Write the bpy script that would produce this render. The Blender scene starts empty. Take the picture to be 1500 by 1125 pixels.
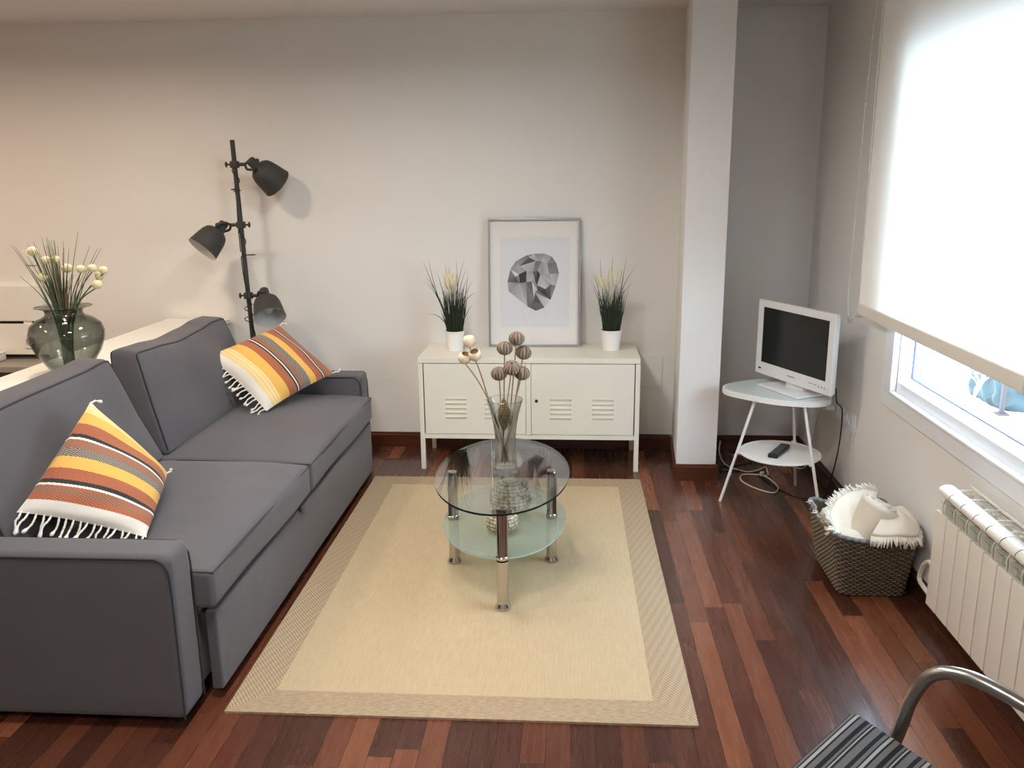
import bpy, bmesh, math, random
from math import sin, cos, pi, sqrt, radians, tan, atan2
from mathutils import Vector, Matrix
random.seed(7)
SC = bpy.context.scene
COL = SC.collection
V = Vector

# ------------------------------------------------------------------ helpers: objects
ORI = {}

def thing(name, label, cat, loc=(0, 0, 0), group=None):
    o = bpy.data.objects.new(name, None)
    o.empty_display_size = 0.05
    o.location = loc
    COL.objects.link(o)
    o['label'] = label
    o['category'] = cat
    if group:
        o['group'] = group
    ORI[o.name] = V(loc)
    return o

def tag(o, label, cat, group=None, kind=None):
    o['label'] = label
    o['category'] = cat
    if group:
        o['group'] = group
    if kind:
        o['kind'] = kind
    return o

class MB:
    """collects shapes in world coordinates; build() links ONE mesh object"""
    def __init__(s):
        s.v = []; s.f = []; s.m = []; s.c = None; s.sm = 20

    def add(s, vs, fs, mi=0, T=None):
        b = len(s.v)
        for p in vs:
            p = V(p)
            s.v.append(T @ p if T is not None else p)
        for f in fs:
            s.f.append([b + i for i in f]); s.m.append(mi)
        return s

    # axis aligned box (centre c, full size d) with chamfer/rounding r
    def box(s, c, d, r=0.0, seg=1, mi=0, T=None, sub=(1, 1, 1), fn=None):
        h = [x / 2 for x in d]
        r = min(r, min(h) * 0.98)
        ts = []
        for k in range(3):
            t = []
            L = h[k] - r
            if r > 0:
                for i in range(seg, 0, -1):
                    t.append(-L - r * tan(pi / 4 * i / seg))
            n = sub[k]
            for i in range(n + 1):
                t.append(-L + 2 * L * i / n)
            if r > 0:
                for i in range(1, seg + 1):
                    t.append(L + r * tan(pi / 4 * i / seg))
            ts.append(t)
        idx = {}; vs = []; fs = []
        def vert(p):
            if r > 0:
                q = [max(-(h[k] - r), min(h[k] - r, p[k])) for k in range(3)]
                dd = V([p[k] - q[k] for k in range(3)])
                if dd.length > 1e-9:
                    dd = dd.normalized() * r
                p = V(q) + dd
            key = tuple(round(x, 6) for x in p)
            if key not in idx:
                idx[key] = len(vs); vs.append(V(p))
            return idx[key]
        for ax in range(3):
            a, b = (ax + 1) % 3, (ax + 2) % 3
            for sg in (-1, 1):
                for i in range(len(ts[a]) - 1):
                    for j in range(len(ts[b]) - 1):
                        q = []
                        for (ii, jj) in ((i, j), (i + 1, j), (i + 1, j + 1), (i, j + 1)):
                            p = [0, 0, 0]; p[ax] = sg * h[ax]; p[a] = ts[a][ii]; p[b] = ts[b][jj]
                            q.append(vert(p))
                        if sg < 0:
                            q.reverse()
                        if len(set(q)) >= 3:
                            qq = []
                            for x in q:
                                if x not in qq: qq.append(x)
                            fs.append(qq)
        if fn:
            vs = [V(fn(p)) for p in vs]
        vs = [p + V(c) for p in vs]
        return s.add(vs, fs, mi, T)

    def tube(s, pts, r, n=12, closed=False, caps=True, mi=0, T=None, rads=None):
        s.sm = 50
        pts = [V(p) for p in pts]
        m = len(pts)
        tang = []
        for i in range(m):
            if closed:
                t = pts[(i + 1) % m] - pts[i - 1]
            else:
                t = pts[min(i + 1, m - 1)] - pts[max(i - 1, 0)]
            tang.append(t.normalized() if t.length > 1e-9 else V((0, 0, 1)))
        up = V((0, 0, 1)) if abs(tang[0].z) < 0.9 else V((1, 0, 0))
        nrm = (up - tang[0] * up.dot(tang[0])).normalized()
        vs = []; fs = []
        for i in range(m):
            nrm = (nrm - tang[i] * nrm.dot(tang[i]))
            nrm = nrm.normalized() if nrm.length > 1e-9 else V((1, 0, 0))
            bi = tang[i].cross(nrm)
            rr = rads[i] if rads else r
            for k in range(n):
                a = 2 * pi * k / n
                vs.append(pts[i] + (nrm * cos(a) + bi * sin(a)) * rr)
        for i in range(m if closed else m - 1):
            j = (i + 1) % m
            for k in range(n):
                fs.append([i * n + k, i * n + (k + 1) % n, j * n + (k + 1) % n, j * n + k])
        if caps and not closed:
            fs.append(list(range(n))[::-1]); fs.append([(m - 1) * n + k for k in range(n)])
        return s.add(vs, fs, mi, T)

    # lathe a list of (radius, height) about an axis through c; axis = matrix mapping local z
    def lathe(s, prof, c=(0, 0, 0), n=40, mi=0, T=None, sx=1, sy=1, rf=None):
        s.sm = 40
        vs = []; fs = []; rows = []
        for (r, z) in prof:
            if r < 1e-6:
                rows.append([len(vs)]); vs.append(V((0, 0, z)))
            else:
                row = []
                for k in range(n):
                    a = 2 * pi * k / n
                    q = r * (rf(a, z) if rf else 1)
                    row.append(len(vs)); vs.append(V((q * cos(a) * sx, q * sin(a) * sy, z)))
                rows.append(row)
        for i in range(len(rows) - 1):
            A, B = rows[i], rows[i + 1]
            for k in range(n):
                k2 = (k + 1) % n
                if len(A) == 1 and len(B) == 1: continue
                if len(A) == 1: fs.append([A[0], B[k2], B[k]])
                elif len(B) == 1: fs.append([A[k], A[k2], B[0]])
                else: fs.append([A[k], A[k2], B[k2], B[k]])
        M = Matrix.Translation(V(c))
        if T is not None: M = M @ T
        return s.add(vs, fs, mi, M)

    def grid(s, fn, nu, nv, cu=False, cv=False, mi=0, T=None):
        s.sm = 40
        vs = []; fs = []
        for i in range(nu + (0 if cu else 1)):
            for j in range(nv + (0 if cv else 1)):
                vs.append(V(fn(i / nu, j / nv)))
        W = nv + (0 if cv else 1); H = nu + (0 if cu else 1)
        for i in range(nu):
            for j in range(nv):
                i2 = (i + 1) % H; j2 = (j + 1) % W
                fs.append([i * W + j, i2 * W + j, i2 * W + j2, i * W + j2])
        return s.add(vs, fs, mi, T)

    # vertical prism of a 2D outline
    def prism(s, poly, z0, z1, mi=0, T=None, ms=None):
        n = len(poly)
        vs = [V((p[0], p[1], z0)) for p in poly] + [V((p[0], p[1], z1)) for p in poly]
        b = len(s.v)
        s.add(vs, [list(range(n))[::-1], list(range(n, 2 * n))], mi, T)
        side = [[i, (i + 1) % n, n + (i + 1) % n, n + i] for i in range(n)]
        for f in side:
            s.f.append([b + i for i in f]); s.m.append(mi if ms is None else ms)
        return s

    def build(s, name, mats, parent=None, smooth=None, cols=None):
        if smooth is None: smooth = s.sm
        if not isinstance(mats, (list, tuple)): mats = [mats]
        off = V((0, 0, 0))
        if parent is not None: off = ORI.get(parent.name, off)
        me = bpy.data.meshes.new(name)
        me.from_pydata([tuple(p - off) for p in s.v], [], s.f)
        for m in mats: me.materials.append(m)
        if len(mats) > 1:
            me.polygons.foreach_set('material_index', s.m)
        me.validate()
        if smooth:
            me.polygons.foreach_set('use_smooth', [True] * len(me.polygons))
            if smooth < 180:
                me.set_sharp_from_angle(angle=radians(smooth))
        if cols is not None:
            at = me.color_attributes.new('Col', 'FLOAT_COLOR', 'POINT')
            flat = []
            for c in cols: flat += [c[0], c[1], c[2], 1.0]
            at.data.foreach_set('color', flat)
        me.update()
        o = bpy.data.objects.new(name, me)
        COL.objects.link(o)
        if parent is not None:
            o.parent = parent
            ORI[o.name] = off
        return o

def spline(pts, n=8, closed=False):
    P = [V(p) for p in pts]; out = []
    m = len(P)
    rng = range(m if closed else m - 1)
    for i in rng:
        if closed:
            p0, p1, p2, p3 = P[i - 1], P[i], P[(i + 1) % m], P[(i + 2) % m]
        else:
            p0, p1, p2, p3 = P[max(i - 1, 0)], P[i], P[i + 1], P[min(i + 2, m - 1)]
        for k in range(n):
            t = k / n
            out.append(0.5 * ((2 * p1) + (-p0 + p2) * t + (2 * p0 - 5 * p1 + 4 * p2 - p3) * t * t + (-p0 + 3 * p1 - 3 * p2 + p3) * t ** 3))
    if not closed: out.append(P[-1])
    return out

def axis_matrix(d, roll=0.0):
    """matrix rotating local +z onto d"""
    d = V(d).normalized()
    return d.to_track_quat('Z', 'Y').to_matrix().to_4x4() @ Matrix.Rotation(roll, 4, 'Z')

# ------------------------------------------------------------------ helpers: materials
def lin(r, g, b):
    f = lambda c: (c / 255 / 12.92) if c / 255 <= 0.04045 else ((c / 255 + 0.055) / 1.055) ** 2.4
    return (f(r), f(g), f(b), 1.0)

class NT:
    def __init__(s, name):
        s.m = bpy.data.materials.new(name); s.m.use_nodes = True
        s.t = s.m.node_tree; s.t.nodes.clear()
        s.out = s.n('ShaderNodeOutputMaterial')
    def n(s, typ, **kw):
        nd = s.t.nodes.new(typ)
        for k, v in kw.items(): setattr(nd, k, v)
        return nd
    def l(s, a, b): s.t.links.new(a, b)
    def val(s, sock, v):
        if hasattr(v, 'is_linked') or isinstance(v, bpy.types.NodeSocket): s.l(v, sock)
        else: sock.default_value = v
    def math(s, op, a, b=0.0, c=0.0):
        nd = s.n('ShaderNodeMath', operation=op)
        s.val(nd.inputs[0], a); s.val(nd.inputs[1], b); s.val(nd.inputs[2], c)
        return nd.outputs[0]
    def mix(s, f, a, b):
        nd = s.n('ShaderNodeMix', data_type='RGBA')
        s.val(nd.inputs[0], f); s.val(nd.inputs[6], a); s.val(nd.inputs[7], b)
        return nd.outputs[2]
    def coord(s, kind='Object'):
        return s.n('ShaderNodeTexCoord').outputs[kind]
    def sep(s, v):
        nd = s.n('ShaderNodeSeparateXYZ'); s.l(v, nd.inputs[0]); return nd.outputs
    def comb(s, x, y, z):
        nd = s.n('ShaderNodeCombineXYZ')
        s.val(nd.inputs[0], x); s.val(nd.inputs[1], y); s.val(nd.inputs[2], z); return nd.outputs[0]
    def noise(s, vec, scale, detail=3, rough=0.5):
        nd = s.n('ShaderNodeTexNoise')
        if vec is not None: s.l(vec, nd.inputs['Vector'])
        nd.inputs['Scale'].default_value = scale; nd.inputs['Detail'].default_value = detail
        nd.inputs['Roughness'].default_value = rough
        return nd.outputs['Fac']
    def ramp(s, fac, stops, interp='LINEAR'):
        nd = s.n('ShaderNodeValToRGB'); s.l(fac, nd.inputs[0])
        cr = nd.color_ramp; cr.interpolation = interp
        while len(cr.elements) < len(stops): cr.elements.new(0.5)
        for e, (p, c) in zip(cr.elements, stops): e.position = p; e.color = c
        return nd.outputs[0]
    def bump(s, h, strength=0.3, dist=0.01):
        nd = s.n('ShaderNodeBump'); s.l(h, nd.inputs['Height'])
        nd.inputs['Strength'].default_value = strength; nd.inputs['Distance'].default_value = dist
        return nd.outputs[0]
    def bsdf(s, color, rough=0.5, metal=0.0, normal=None, coat=0.0, spec=0.5, sheen=0.0, trans=0.0, ior=1.5, sub=0.0):
        b = s.n('ShaderNodeBsdfPrincipled')
        s.val(b.inputs['Base Color'], color); s.val(b.inputs['Roughness'], rough)
        b.inputs['Metallic'].default_value = metal
        b.inputs['Coat Weight'].default_value = coat
        b.inputs['Coat Roughness'].default_value = 0.08
        b.inputs['Specular IOR Level'].default_value = spec
        b.inputs['Sheen Weight'].default_value = sheen
        b.inputs['Transmission Weight'].default_value = trans
        b.inputs['IOR'].default_value = ior
        if normal is not None: s.l(normal, b.inputs['Normal'])
        return b.outputs[0]
    def done(s, shader):
        s.l(shader, s.out.inputs[0]); return s.m

def plain(name, rgb, rough=0.5, metal=0.0, coat=0.0, spec=0.5, var=0.04, scale=8.0, bump=0.0, bscale=200.0):
    n = NT(name); c = lin(*rgb)
    co = n.coord()
    f = n.noise(co, scale, 3)
    d = tuple(x * (1 - var * 2) for x in c[:3]) + (1,)
    u = tuple(min(1, x * (1 + var)) for x in c[:3]) + (1,)
    col = n.mix(f, d, u)
    nm = None
    if bump > 0:
        nm = n.bump(n.noise(co, bscale, 2), bump, 0.002)
    return n.done(n.bsdf(col, rough, metal, nm, coat, spec))

def fabric(name, rgb, weave=900.0, var=0.08, rough=0.95, bump=0.25, sheen=0.2):
    n = NT(name); c = lin(*rgb); co = n.coord()
    x, y, z = n.sep(co)
    w1 = n.math('SINE', n.math('MULTIPLY', n.math('ADD', x, z), weave * 2))
    w2 = n.math('SINE', n.math('MULTIPLY', n.math('ADD', y, n.math('MULTIPLY', z, 0.6)), weave * 2))
    h = n.math('MULTIPLY', w1, w2)
    big = n.noise(co, 5, 4)
    fine = n.noise(co, 350, 2)
    f = n.math('ADD', n.math('MULTIPLY', big, 0.6), n.math('MULTIPLY', fine, 0.4))
    col = n.mix(f, tuple(q * (1 - var * 2.2) for q in c[:3]) + (1,), tuple(q * (1 + var * 2.2) for q in c[:3]) + (1,))
    wr = n.noise(co, 9, 3)
    hh = n.math('ADD', n.math('MULTIPLY', h, 0.0006), n.math('MULTIPLY', wr, 0.012))
    nd = n.n('ShaderNodeBump'); n.l(hh, nd.inputs['Height']); nd.inputs['Strength'].default_value = bump; nd.inputs['Distance'].default_value = 1.0
    return n.done(n.bsdf(col, rough, 0, nd.outputs[0], 0, 0.2, sheen))

def thin_glass(name, tint, edge=None, refl=1.0, base=0.04, haze=0.0, haze_col=(200, 215, 205)):
    """architectural glass: straight-through transmission + Schlick reflection"""
    n = NT(name)
    lw = n.n('ShaderNodeLayerWeight'); lw.inputs[0].default_value = 0.5
    fac = lw.outputs['Facing']
    p5 = n.math('POWER', fac, 5.0)
    F = n.math('ADD', n.math('MULTIPLY', p5, 0.96 * refl), base * refl)
    tr = n.n('ShaderNodeBsdfTransparent')
    if edge is None: tr.inputs[0].default_value = tint
    else:
        n.l(n.mix(n.math('POWER', fac, 2.0), tint, edge), tr.inputs[0])
    body = tr.outputs[0]
    if haze > 0:
        df = n.n('ShaderNodeBsdfDiffuse'); df.inputs[0].default_value = lin(*haze_col)
        tl = n.n('ShaderNodeBsdfTranslucent'); tl.inputs[0].default_value = lin(*haze_col)
        m1 = n.n('ShaderNodeMixShader'); m1.inputs[0].default_value = 0.45
        n.l(df.outputs[0], m1.inputs[1]); n.l(tl.outputs[0], m1.inputs[2])
        m2 = n.n('ShaderNodeMixShader'); m2.inputs[0].default_value = haze
        n.l(body, m2.inputs[1]); n.l(m1.outputs[0], m2.inputs[2]); body = m2.outputs[0]
    gl = n.n('ShaderNodeBsdfGlossy'); gl.inputs['Roughness'].default_value = 0.0 if haze == 0 else 0.25
    mx = n.n('ShaderNodeMixShader'); n.l(F, mx.inputs[0]); n.l(body, mx.inputs[1]); n.l(gl.outputs[0], mx.inputs[2])
    return n.done(mx.outputs[0])

# walls: painted plaster with a barely visible texture
def wall_paint(name, rgb):
    n = NT(name); co = n.coord(); c = lin(*rgb)
    f = n.noise(co, 1.3, 3)
    col = n.mix(f, tuple(q * 0.965 for q in c[:3]) + (1,), c)
    return n.done(n.bsdf(col, 0.85, 0, n.bump(n.noise(co, 160, 2), 0.08, 0.002), 0, 0.25))

def wood_floor():
    n = NT('jatoba_plank_floor'); co = n.coord(); x, y, z = n.sep(co)
    PW, PL = 0.0708, 0.92
    xr = n.math('DIVIDE', n.math('ADD', x, 0.02), PW)
    row = n.math('FLOOR', xr); fx = n.math('FRACT', xr)
    wn = n.n('ShaderNodeTexWhiteNoise', noise_dimensions='1D'); n.l(row, wn.inputs['W'])
    yo = n.math('ADD', n.math('DIVIDE', y, PL), n.math('MULTIPLY', wn.outputs[0], 7.3))
    seg = n.math('FLOOR', yo); fy = n.math('FRACT', yo)
    wn2 = n.n('ShaderNodeTexWhiteNoise', noise_dimensions='2D'); n.l(n.comb(row, seg, 0.0), wn2.inputs['Vector'])
    pl = wn2.outputs[0]
    col = n.ramp(pl, [(0.0, lin(64, 37, 28)), (0.28, lin(76, 43, 31)), (0.55, lin(90, 50, 35)), (0.78, lin(106, 60, 41)), (0.92, lin(124, 73, 49)), (1.0, lin(140, 86, 57))])
    gv = n.comb(n.math('MULTIPLY', x, 60.0), n.math('MULTIPLY', y, 3.0), n.math('MULTIPLY', pl, 37.0))
    g = n.noise(gv, 1.0, 5, 0.62)
    gr = n.ramp(g, [(0.25, (0.62, 0.58, 0.55, 1)), (0.55, (1, 1, 1, 1)), (0.8, (1.18, 1.12, 1.05, 1))])
    mm = n.n('ShaderNodeMix', data_type='RGBA', blend_type='MULTIPLY'); mm.inputs[0].default_value = 0.5
    n.l(col, mm.inputs[6]); n.l(gr, mm.inputs[7])
    big = n.noise(n.comb(n.math('MULTIPLY', x, 7.0), n.math('MULTIPLY', y, 1.4), n.math('MULTIPLY', pl, 11.0)), 1.0, 3)
    mm2 = n.n('ShaderNodeMix', data_type='RGBA', blend_type='MULTIPLY'); mm2.inputs[0].default_value = 0.45
    n.l(mm.outputs[2], mm2.inputs[6]); n.l(n.ramp(big, [(0.3, (0.7, 0.66, 0.64, 1)), (0.7, (1.1, 1.08, 1.05, 1))]), mm2.inputs[7])
    ex = n.math('MINIMUM', fx, n.math('SUBTRACT', 1.0, fx)); ey = n.math('MULTIPLY', n.math('MINIMUM', fy, n.math('SUBTRACT', 1.0, fy)), PL / PW)
    e = n.math('MINIMUM', ex, ey)
    gap = n.math('LESS_THAN', e, 0.012)
    dust = n.math('MULTIPLY', n.math('LESS_THAN', ex, 0.014), n.math('GREATER_THAN', n.noise(n.comb(n.math('MULTIPLY', row, 3.7), n.math('MULTIPLY', y, 4.0), 0.0), 1.5, 2), 0.6))
    c2 = n.mix(gap, mm2.outputs[2], lin(40, 18, 10))
    c3 = n.mix(n.math('MULTIPLY', dust, 0.4), c2, lin(150, 105, 80))
    rough = n.math('ADD', n.math('MULTIPLY', g, 0.14), 0.2)
    nm = n.bump(n.math('SUBTRACT', n.math('MULTIPLY', g, 0.2), gap), 0.12, 0.002)
    return n.done(n.bsdf(c3, rough, 0, nm, 0.25, 0.5))

def dark_wood(name, a, b, along='x'):
    n = NT(name); co = n.coord(); x, y, z = n.sep(co)
    v = n.comb(n.math('MULTIPLY', x, 4 if along == 'x' else 40), n.math('MULTIPLY', y, 4 if along == 'y' else 40), n.math('MULTIPLY', z, 55))
    g = n.noise(v, 1.0, 5, 0.6)
    col = n.ramp(g, [(0.3, lin(*a)), (0.7, lin(*b))])
    return n.done(n.bsdf(col, 0.32, 0, None, 0.2))

def rug_field():
    n = NT('rug_straw_weave'); co = n.coord(); x, y, z = n.sep(co)
    s1 = n.math('SINE', n.math('MULTIPLY', x, 2 * pi / 0.009)); s2 = n.math('SINE', n.math('MULTIPLY', y, 2 * pi / 0.014))
    w = n.math('MULTIPLY', s1, s2)
    st = n.noise(n.comb(n.math('MULTIPLY', x, 160), n.math('MULTIPLY', y, 12), 0.0), 1.0, 3)
    st2 = n.noise(n.comb(n.math('MULTIPLY', x, 30), n.math('MULTIPLY', y, 250), 0.0), 1.0, 2)
    f = n.math('ADD', n.math('ADD', n.math('MULTIPLY', st, 0.5), n.math('MULTIPLY', st2, 0.3)), n.math('MULTIPLY', w, 0.12))
    col = n.ramp(f, [(0.1, lin(180, 158, 125)), (0.4, lin(194, 172, 138)), (0.75, lin(208, 187, 155))])
    return n.done(n.bsdf(col, 0.95, 0, n.bump(n.math('ADD', w, st), 0.35, 0.002), 0, 0.15))

def rug_border(name, mode):
    n = NT(name); co = n.coord(); x, y, z = n.sep(co)
    if mode == 'side':
        a = n.math('SINE', n.math('MULTIPLY', n.math('ADD', x, n.math('MULTIPLY', y, 0.75)), 2 * pi / 0.0125))
        b = n.math('SINE', n.math('MULTIPLY', n.math('SUBTRACT', x, n.math('MULTIPLY', y, 0.4)), 2 * pi / 0.03))
        f = n.math('ADD', n.math('MULTIPLY', a, 0.34), n.math('MULTIPLY', b, 0.1))
    else:
        a = n.noise(n.comb(n.math('MULTIPLY', x, 45), n.math('MULTIPLY', y, 190), 0.0), 1.0, 3)
        f = n.math('MULTIPLY', n.math('SUBTRACT', a, 0.5), 1.5)
    f = n.math('ADD', f, n.math('MULTIPLY', n.noise(co, 120, 2), 0.5))
    f = n.math('ADD', f, 0.22)
    col = n.ramp(f, [(0.0, lin(146, 126, 102)), (0.45, lin(170, 148, 120)), (0.95, lin(192, 170, 140))])
    return n.done(n.bsdf(col, 0.95, 0, n.bump(f, 0.4, 0.002), 0, 0.15))

def striped_cushion(name, stops, inv):
    """colour bands across the pillow's local 'UV' stored as colour attribute r=t, g=s"""
    n = NT(name)
    at = n.n('ShaderNodeAttribute'); at.attribute_name = 'Col'
    t, s, _ = n.sep(at.outputs['Vector'])
    wob = n.math('MULTIPLY', n.math('SINE', n.math('MULTIPLY', s, 260.0)), 0.0014)
    tt = n.math('ADD', t, wob)
    col = n.ramp(tt, stops, 'CONSTANT')
    # zigzag weave inside the rust bands and the check band
    zig = n.math('SINE', n.math('ADD', n.math('MULTIPLY', t, 420.0), n.math('MULTIPLY', n.math('PINGPONG', n.math('MULTIPLY', s, 42.0), 1.0), 4.5)))
    zz = n.math('GREATER_THAN', zig, 0.62)
    rusty = n.ramp(tt, inv['zig'], 'CONSTANT')
    col2 = n.mix(n.math('MULTIPLY', zz, n.math('MULTIPLY', rusty, 1.0)), col, lin(205, 140, 105))
    ck = n.math('GREATER_THAN', n.math('MULTIPLY', n.math('SINE', n.math('MULTIPLY', s, 330.0)), n.math('SINE', n.math('MULTIPLY', t, 420.0))), 0.12)
    chk = n.ramp(tt, inv['chk'], 'CONSTANT')
    col3 = n.mix(n.math('MULTIPLY', ck, chk), col2, lin(196, 186, 170))
    h = n.math('MULTIPLY', n.math('SINE', n.math('MULTIPLY', t, 900.0)), n.math('SINE', n.math('MULTIPLY', s, 900.0)))
    return n.done(n.bsdf(col3, 0.95, 0, n.bump(h, 0.12, 0.001), 0, 0.15, 0.1))

def vcol(name, rough=0.85, bump=0.0, bscale=300, mul=1.0):
    n = NT(name)
    at = n.n('ShaderNodeAttribute'); at.attribute_name = 'Col'
    co = n.coord()
    f = n.noise(co, bscale, 2)
    mm = n.n('ShaderNodeMix', data_type='RGBA', blend_type='MULTIPLY'); mm.inputs[0].default_value = 0.5
    n.l(at.outputs['Color'], mm.inputs[6]); n.l(n.ramp(f, [(0.3, (0.6, 0.6, 0.6, 1)), (0.7, (1.1, 1.1, 1.1, 1))]), mm.inputs[7])
    nm = n.bump(f, bump, 0.002) if bump > 0 else None
    return n.done(n.bsdf(mm.outputs[2], rough, 0, nm, 0, 0.25))

def blind_cloth():
    n = NT('roller_blind_cloth'); co = n.coord(); x, y, z = n.sep(co)
    w = n.math('MULTIPLY', n.math('SINE', n.math('MULTIPLY', y, 3000)), n.math('SINE', n.math('MULTIPLY', z, 3000)))
    c = n.mix(n.noise(co, 3, 2), lin(236, 234, 230), lin(244, 243, 240))
    df = n.n('ShaderNodeBsdfDiffuse'); n.l(n.mix(0.10, c, (0, 0, 0, 1)), df.inputs[0])
    tl = n.n('ShaderNodeBsdfTranslucent'); n.l(n.mix(0.58, c, (0, 0, 0, 1)), tl.inputs[0])
    n.l(n.bump(w, 0.05, 0.001), df.inputs['Normal'])
    mx = n.n('ShaderNodeAddShader')  # sum returns more light than real cloth, brightening the blind's dim margins
    n.l(df.outputs[0], mx.inputs[0]); n.l(tl.outputs[0], mx.inputs[1])
    return n.done(mx.outputs[0])

def chair_stripe():
    n = NT('chair_striped_upholstery')
    at = n.n('ShaderNodeAttribute'); at.attribute_name = 'Col'
    t, s, _ = n.sep(at.outputs['Vector'])
    cy = n.math('FRACT', n.math('MULTIPLY', t, 5.6))
    k, g, w = lin(26, 27, 34), lin(112, 112, 112), lin(172, 172, 168)
    col = n.ramp(cy, [(0.0, k), (0.10, g), (0.19, k), (0.23, w), (0.31, k), (0.36, g), (0.50, k), (0.62, g), (0.68, k), (0.72, w), (0.76, k), (0.82, g)], 'CONSTANT')
    tw = n.math('SINE', n.math('ADD', n.math('MULTIPLY', s, 420.0), n.math('MULTIPLY', t, 500.0)))
    col2 = n.mix(n.math('MULTIPLY', n.math('GREATER_THAN', tw, 0.2), 0.35), col, lin(60, 60, 64))
    return n.done(n.bsdf(col2, 0.95, 0, n.bump(tw, 0.3, 0.001), 0, 0.2))

M = {}
M['wall'] = wall_paint('wall_paint_warm_white', (238, 235, 230))
M['ceil'] = wall_paint('ceiling_paint', (228, 222, 218))
M['floor'] = wood_floor()
M['base_x'] = dark_wood('baseboard_wood_x', (62, 30, 16), (96, 50, 28), 'x')
M['base_y'] = dark_wood('baseboard_wood_y', (46, 26, 18), (74, 42, 28), 'y')
M['sofa'] = fabric('sofa_charcoal_fabric', (93, 91, 94))
M['sofa_pipe'] = fabric('sofa_piping_fabric', (52, 50, 54))
M['black'] = plain('black_plastic', (22, 22, 24), 0.45)
M['lamp'] = plain('lamp_dark_grey_metal', (60, 59, 56), 0.6, 0.0, spec=0.4)
M['lamp_in'] = plain('lamp_white_inside', (225, 226, 224), 0.5)
M['cab'] = plain('cabinet_cream_white_paint', (236, 232, 218), 0.35, var=0.015)
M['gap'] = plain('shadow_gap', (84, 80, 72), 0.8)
M['white'] = plain('white_paint', (240, 238, 232), 0.4, var=0.015)
M['whiteplastic'] = plain('white_plastic', (236, 236, 236), 0.28, var=0.01)
M['pvc'] = plain('white_window_profile', (240, 241, 243), 0.35, var=0.01)
M['pot'] = plain('white_pot_enamel', (245, 243, 238), 0.35, var=0.01)
M['alu'] = plain('aluminium_frame', (172, 173, 174), 0.35, 0.7, var=0.02)
M['chrome'] = plain('chrome', (196, 194, 190), 0.07, 1.0, var=0.02)
M['satin'] = plain('satin_steel', (176, 174, 166), 0.28, 1.0, var=0.03)
M['tglass'] = thin_glass('clear_table_glass', (0.95, 0.97, 0.96, 1), refl=1.5, base=0.06)
M['tedge'] = plain('glass_edge_green', (18, 42, 38), 0.15)
M['fglass'] = thin_glass('frosted_table_glass', (0.93, 0.97, 0.94, 1), haze=0.34, haze_col=(200, 218, 208))
M['fedge'] = plain('frosted_edge', (168, 198, 184), 0.3)
def solid_glass(name):
    n = NT(name); g = n.n('ShaderNodeBsdfGlass'); g.inputs['Color'].default_value = (0.97, 0.985, 0.985, 1); g.inputs['Roughness'].default_value = 0.0; g.inputs['IOR'].default_value = 1.48
    t = n.n('ShaderNodeBsdfTransparent'); t.inputs[0].default_value = (0.95, 0.96, 0.96, 1)
    mx = n.n('ShaderNodeMixShader'); mx.inputs[0].default_value = 0.45
    n.l(g.outputs[0], mx.inputs[1]); n.l(t.outputs[0], mx.inputs[2]); return n.done(mx.outputs[0])
M['vglass'] = solid_glass('clear_vase_glass')
M['smoke'] = thin_glass('smoked_vase_glass', (0.75, 0.775, 0.76, 1), edge=(0.36, 0.38, 0.37, 1), base=0.045)
M['pane'] = thin_glass('window_glass', (0.97, 0.99, 0.99, 1))
M['picglass'] = thin_glass('picture_glass', (1, 1, 1, 1), base=0.03, refl=0.9)
M['mat'] = plain('picture_mat_board', (243, 241, 235), 0.8, var=0.01)
M['paper'] = plain('print_paper', (232, 233, 236), 0.8, var=0.01)
M['print'] = vcol('print_grey_facets', 0.8, 0, 900)
M['screen'] = plain('tv_screen', (10, 10, 12), 0.18, spec=0.35)
M['tvmark'] = plain('tv_grey_marks', (120, 122, 126), 0.5)
M['leaf'] = plain('grass_leaf', (34, 48, 24), 0.55, var=0.3, scale=30)
M['leaf2'] = plain('onion_grass_leaf', (100, 120, 88), 0.55, var=0.3, scale=20)
M['brownleaf'] = plain('dry_grass_leaf', (158, 132, 102), 0.6, var=0.3, scale=20)
M['plume'] = plain('cream_plume', (232, 220, 188), 0.9, var=0.12, scale=90, bump=0.5, bscale=300)
M['pom'] = plain('cream_pompom', (244, 236, 190), 0.9, var=0.08, scale=90, bump=0.6, bscale=350)
M['stick'] = plain('willow_stick', (176, 148, 112), 0.7, var=0.2, scale=60)
M['raffia'] = vcol('brown_raffia', 0.8, 0.4, 200)
M['pod'] = plain('cream_wood_pod', (240, 226, 198), 0.6, var=0.06, scale=20)
M['podin'] = plain('pod_inside', (196, 172, 134), 0.8, var=0.1)
M['seagrass'] = vcol('seagrass_weave', 0.8, 0.4, 250)
M['basket'] = vcol('rattan_weave', 0.7, 0.4, 250)
M['throw'] = fabric('cream_throw_cotton', (220, 207, 186), 700, 0.05, 0.95, 0.3)
M['fringe'] = fabric('cream_fringe_cotton', (222, 212, 196), 700, 0.06, 0.95, 0.2)
M['tassel'] = fabric('white_cotton_tassel', (232, 228, 220), 700, 0.05, 0.95, 0.2)
M['rad'] = plain('radiator_enamel', (232, 226, 212), 0.35, var=0.015)
M['radgrille'] = plain('radiator_inner_fins', (176, 178, 166), 0.45, var=0.02)
M['blind'] = blind_cloth()
M['hem'] = plain('blind_hem_bar', (242, 236, 224), 0.55, var=0.02)
M['clear'] = thin_glass('clear_plastic', (0.9, 0.9, 0.9, 1), base=0.08)
M['counter'] = plain('grey_counter_top', (158, 150, 138), 0.4)
M['counterside'] = plain('grey_counter_front', (104, 96, 84), 0.6)
M['slot'] = plain('dark_slot', (30, 24, 20), 0.8)
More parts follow.
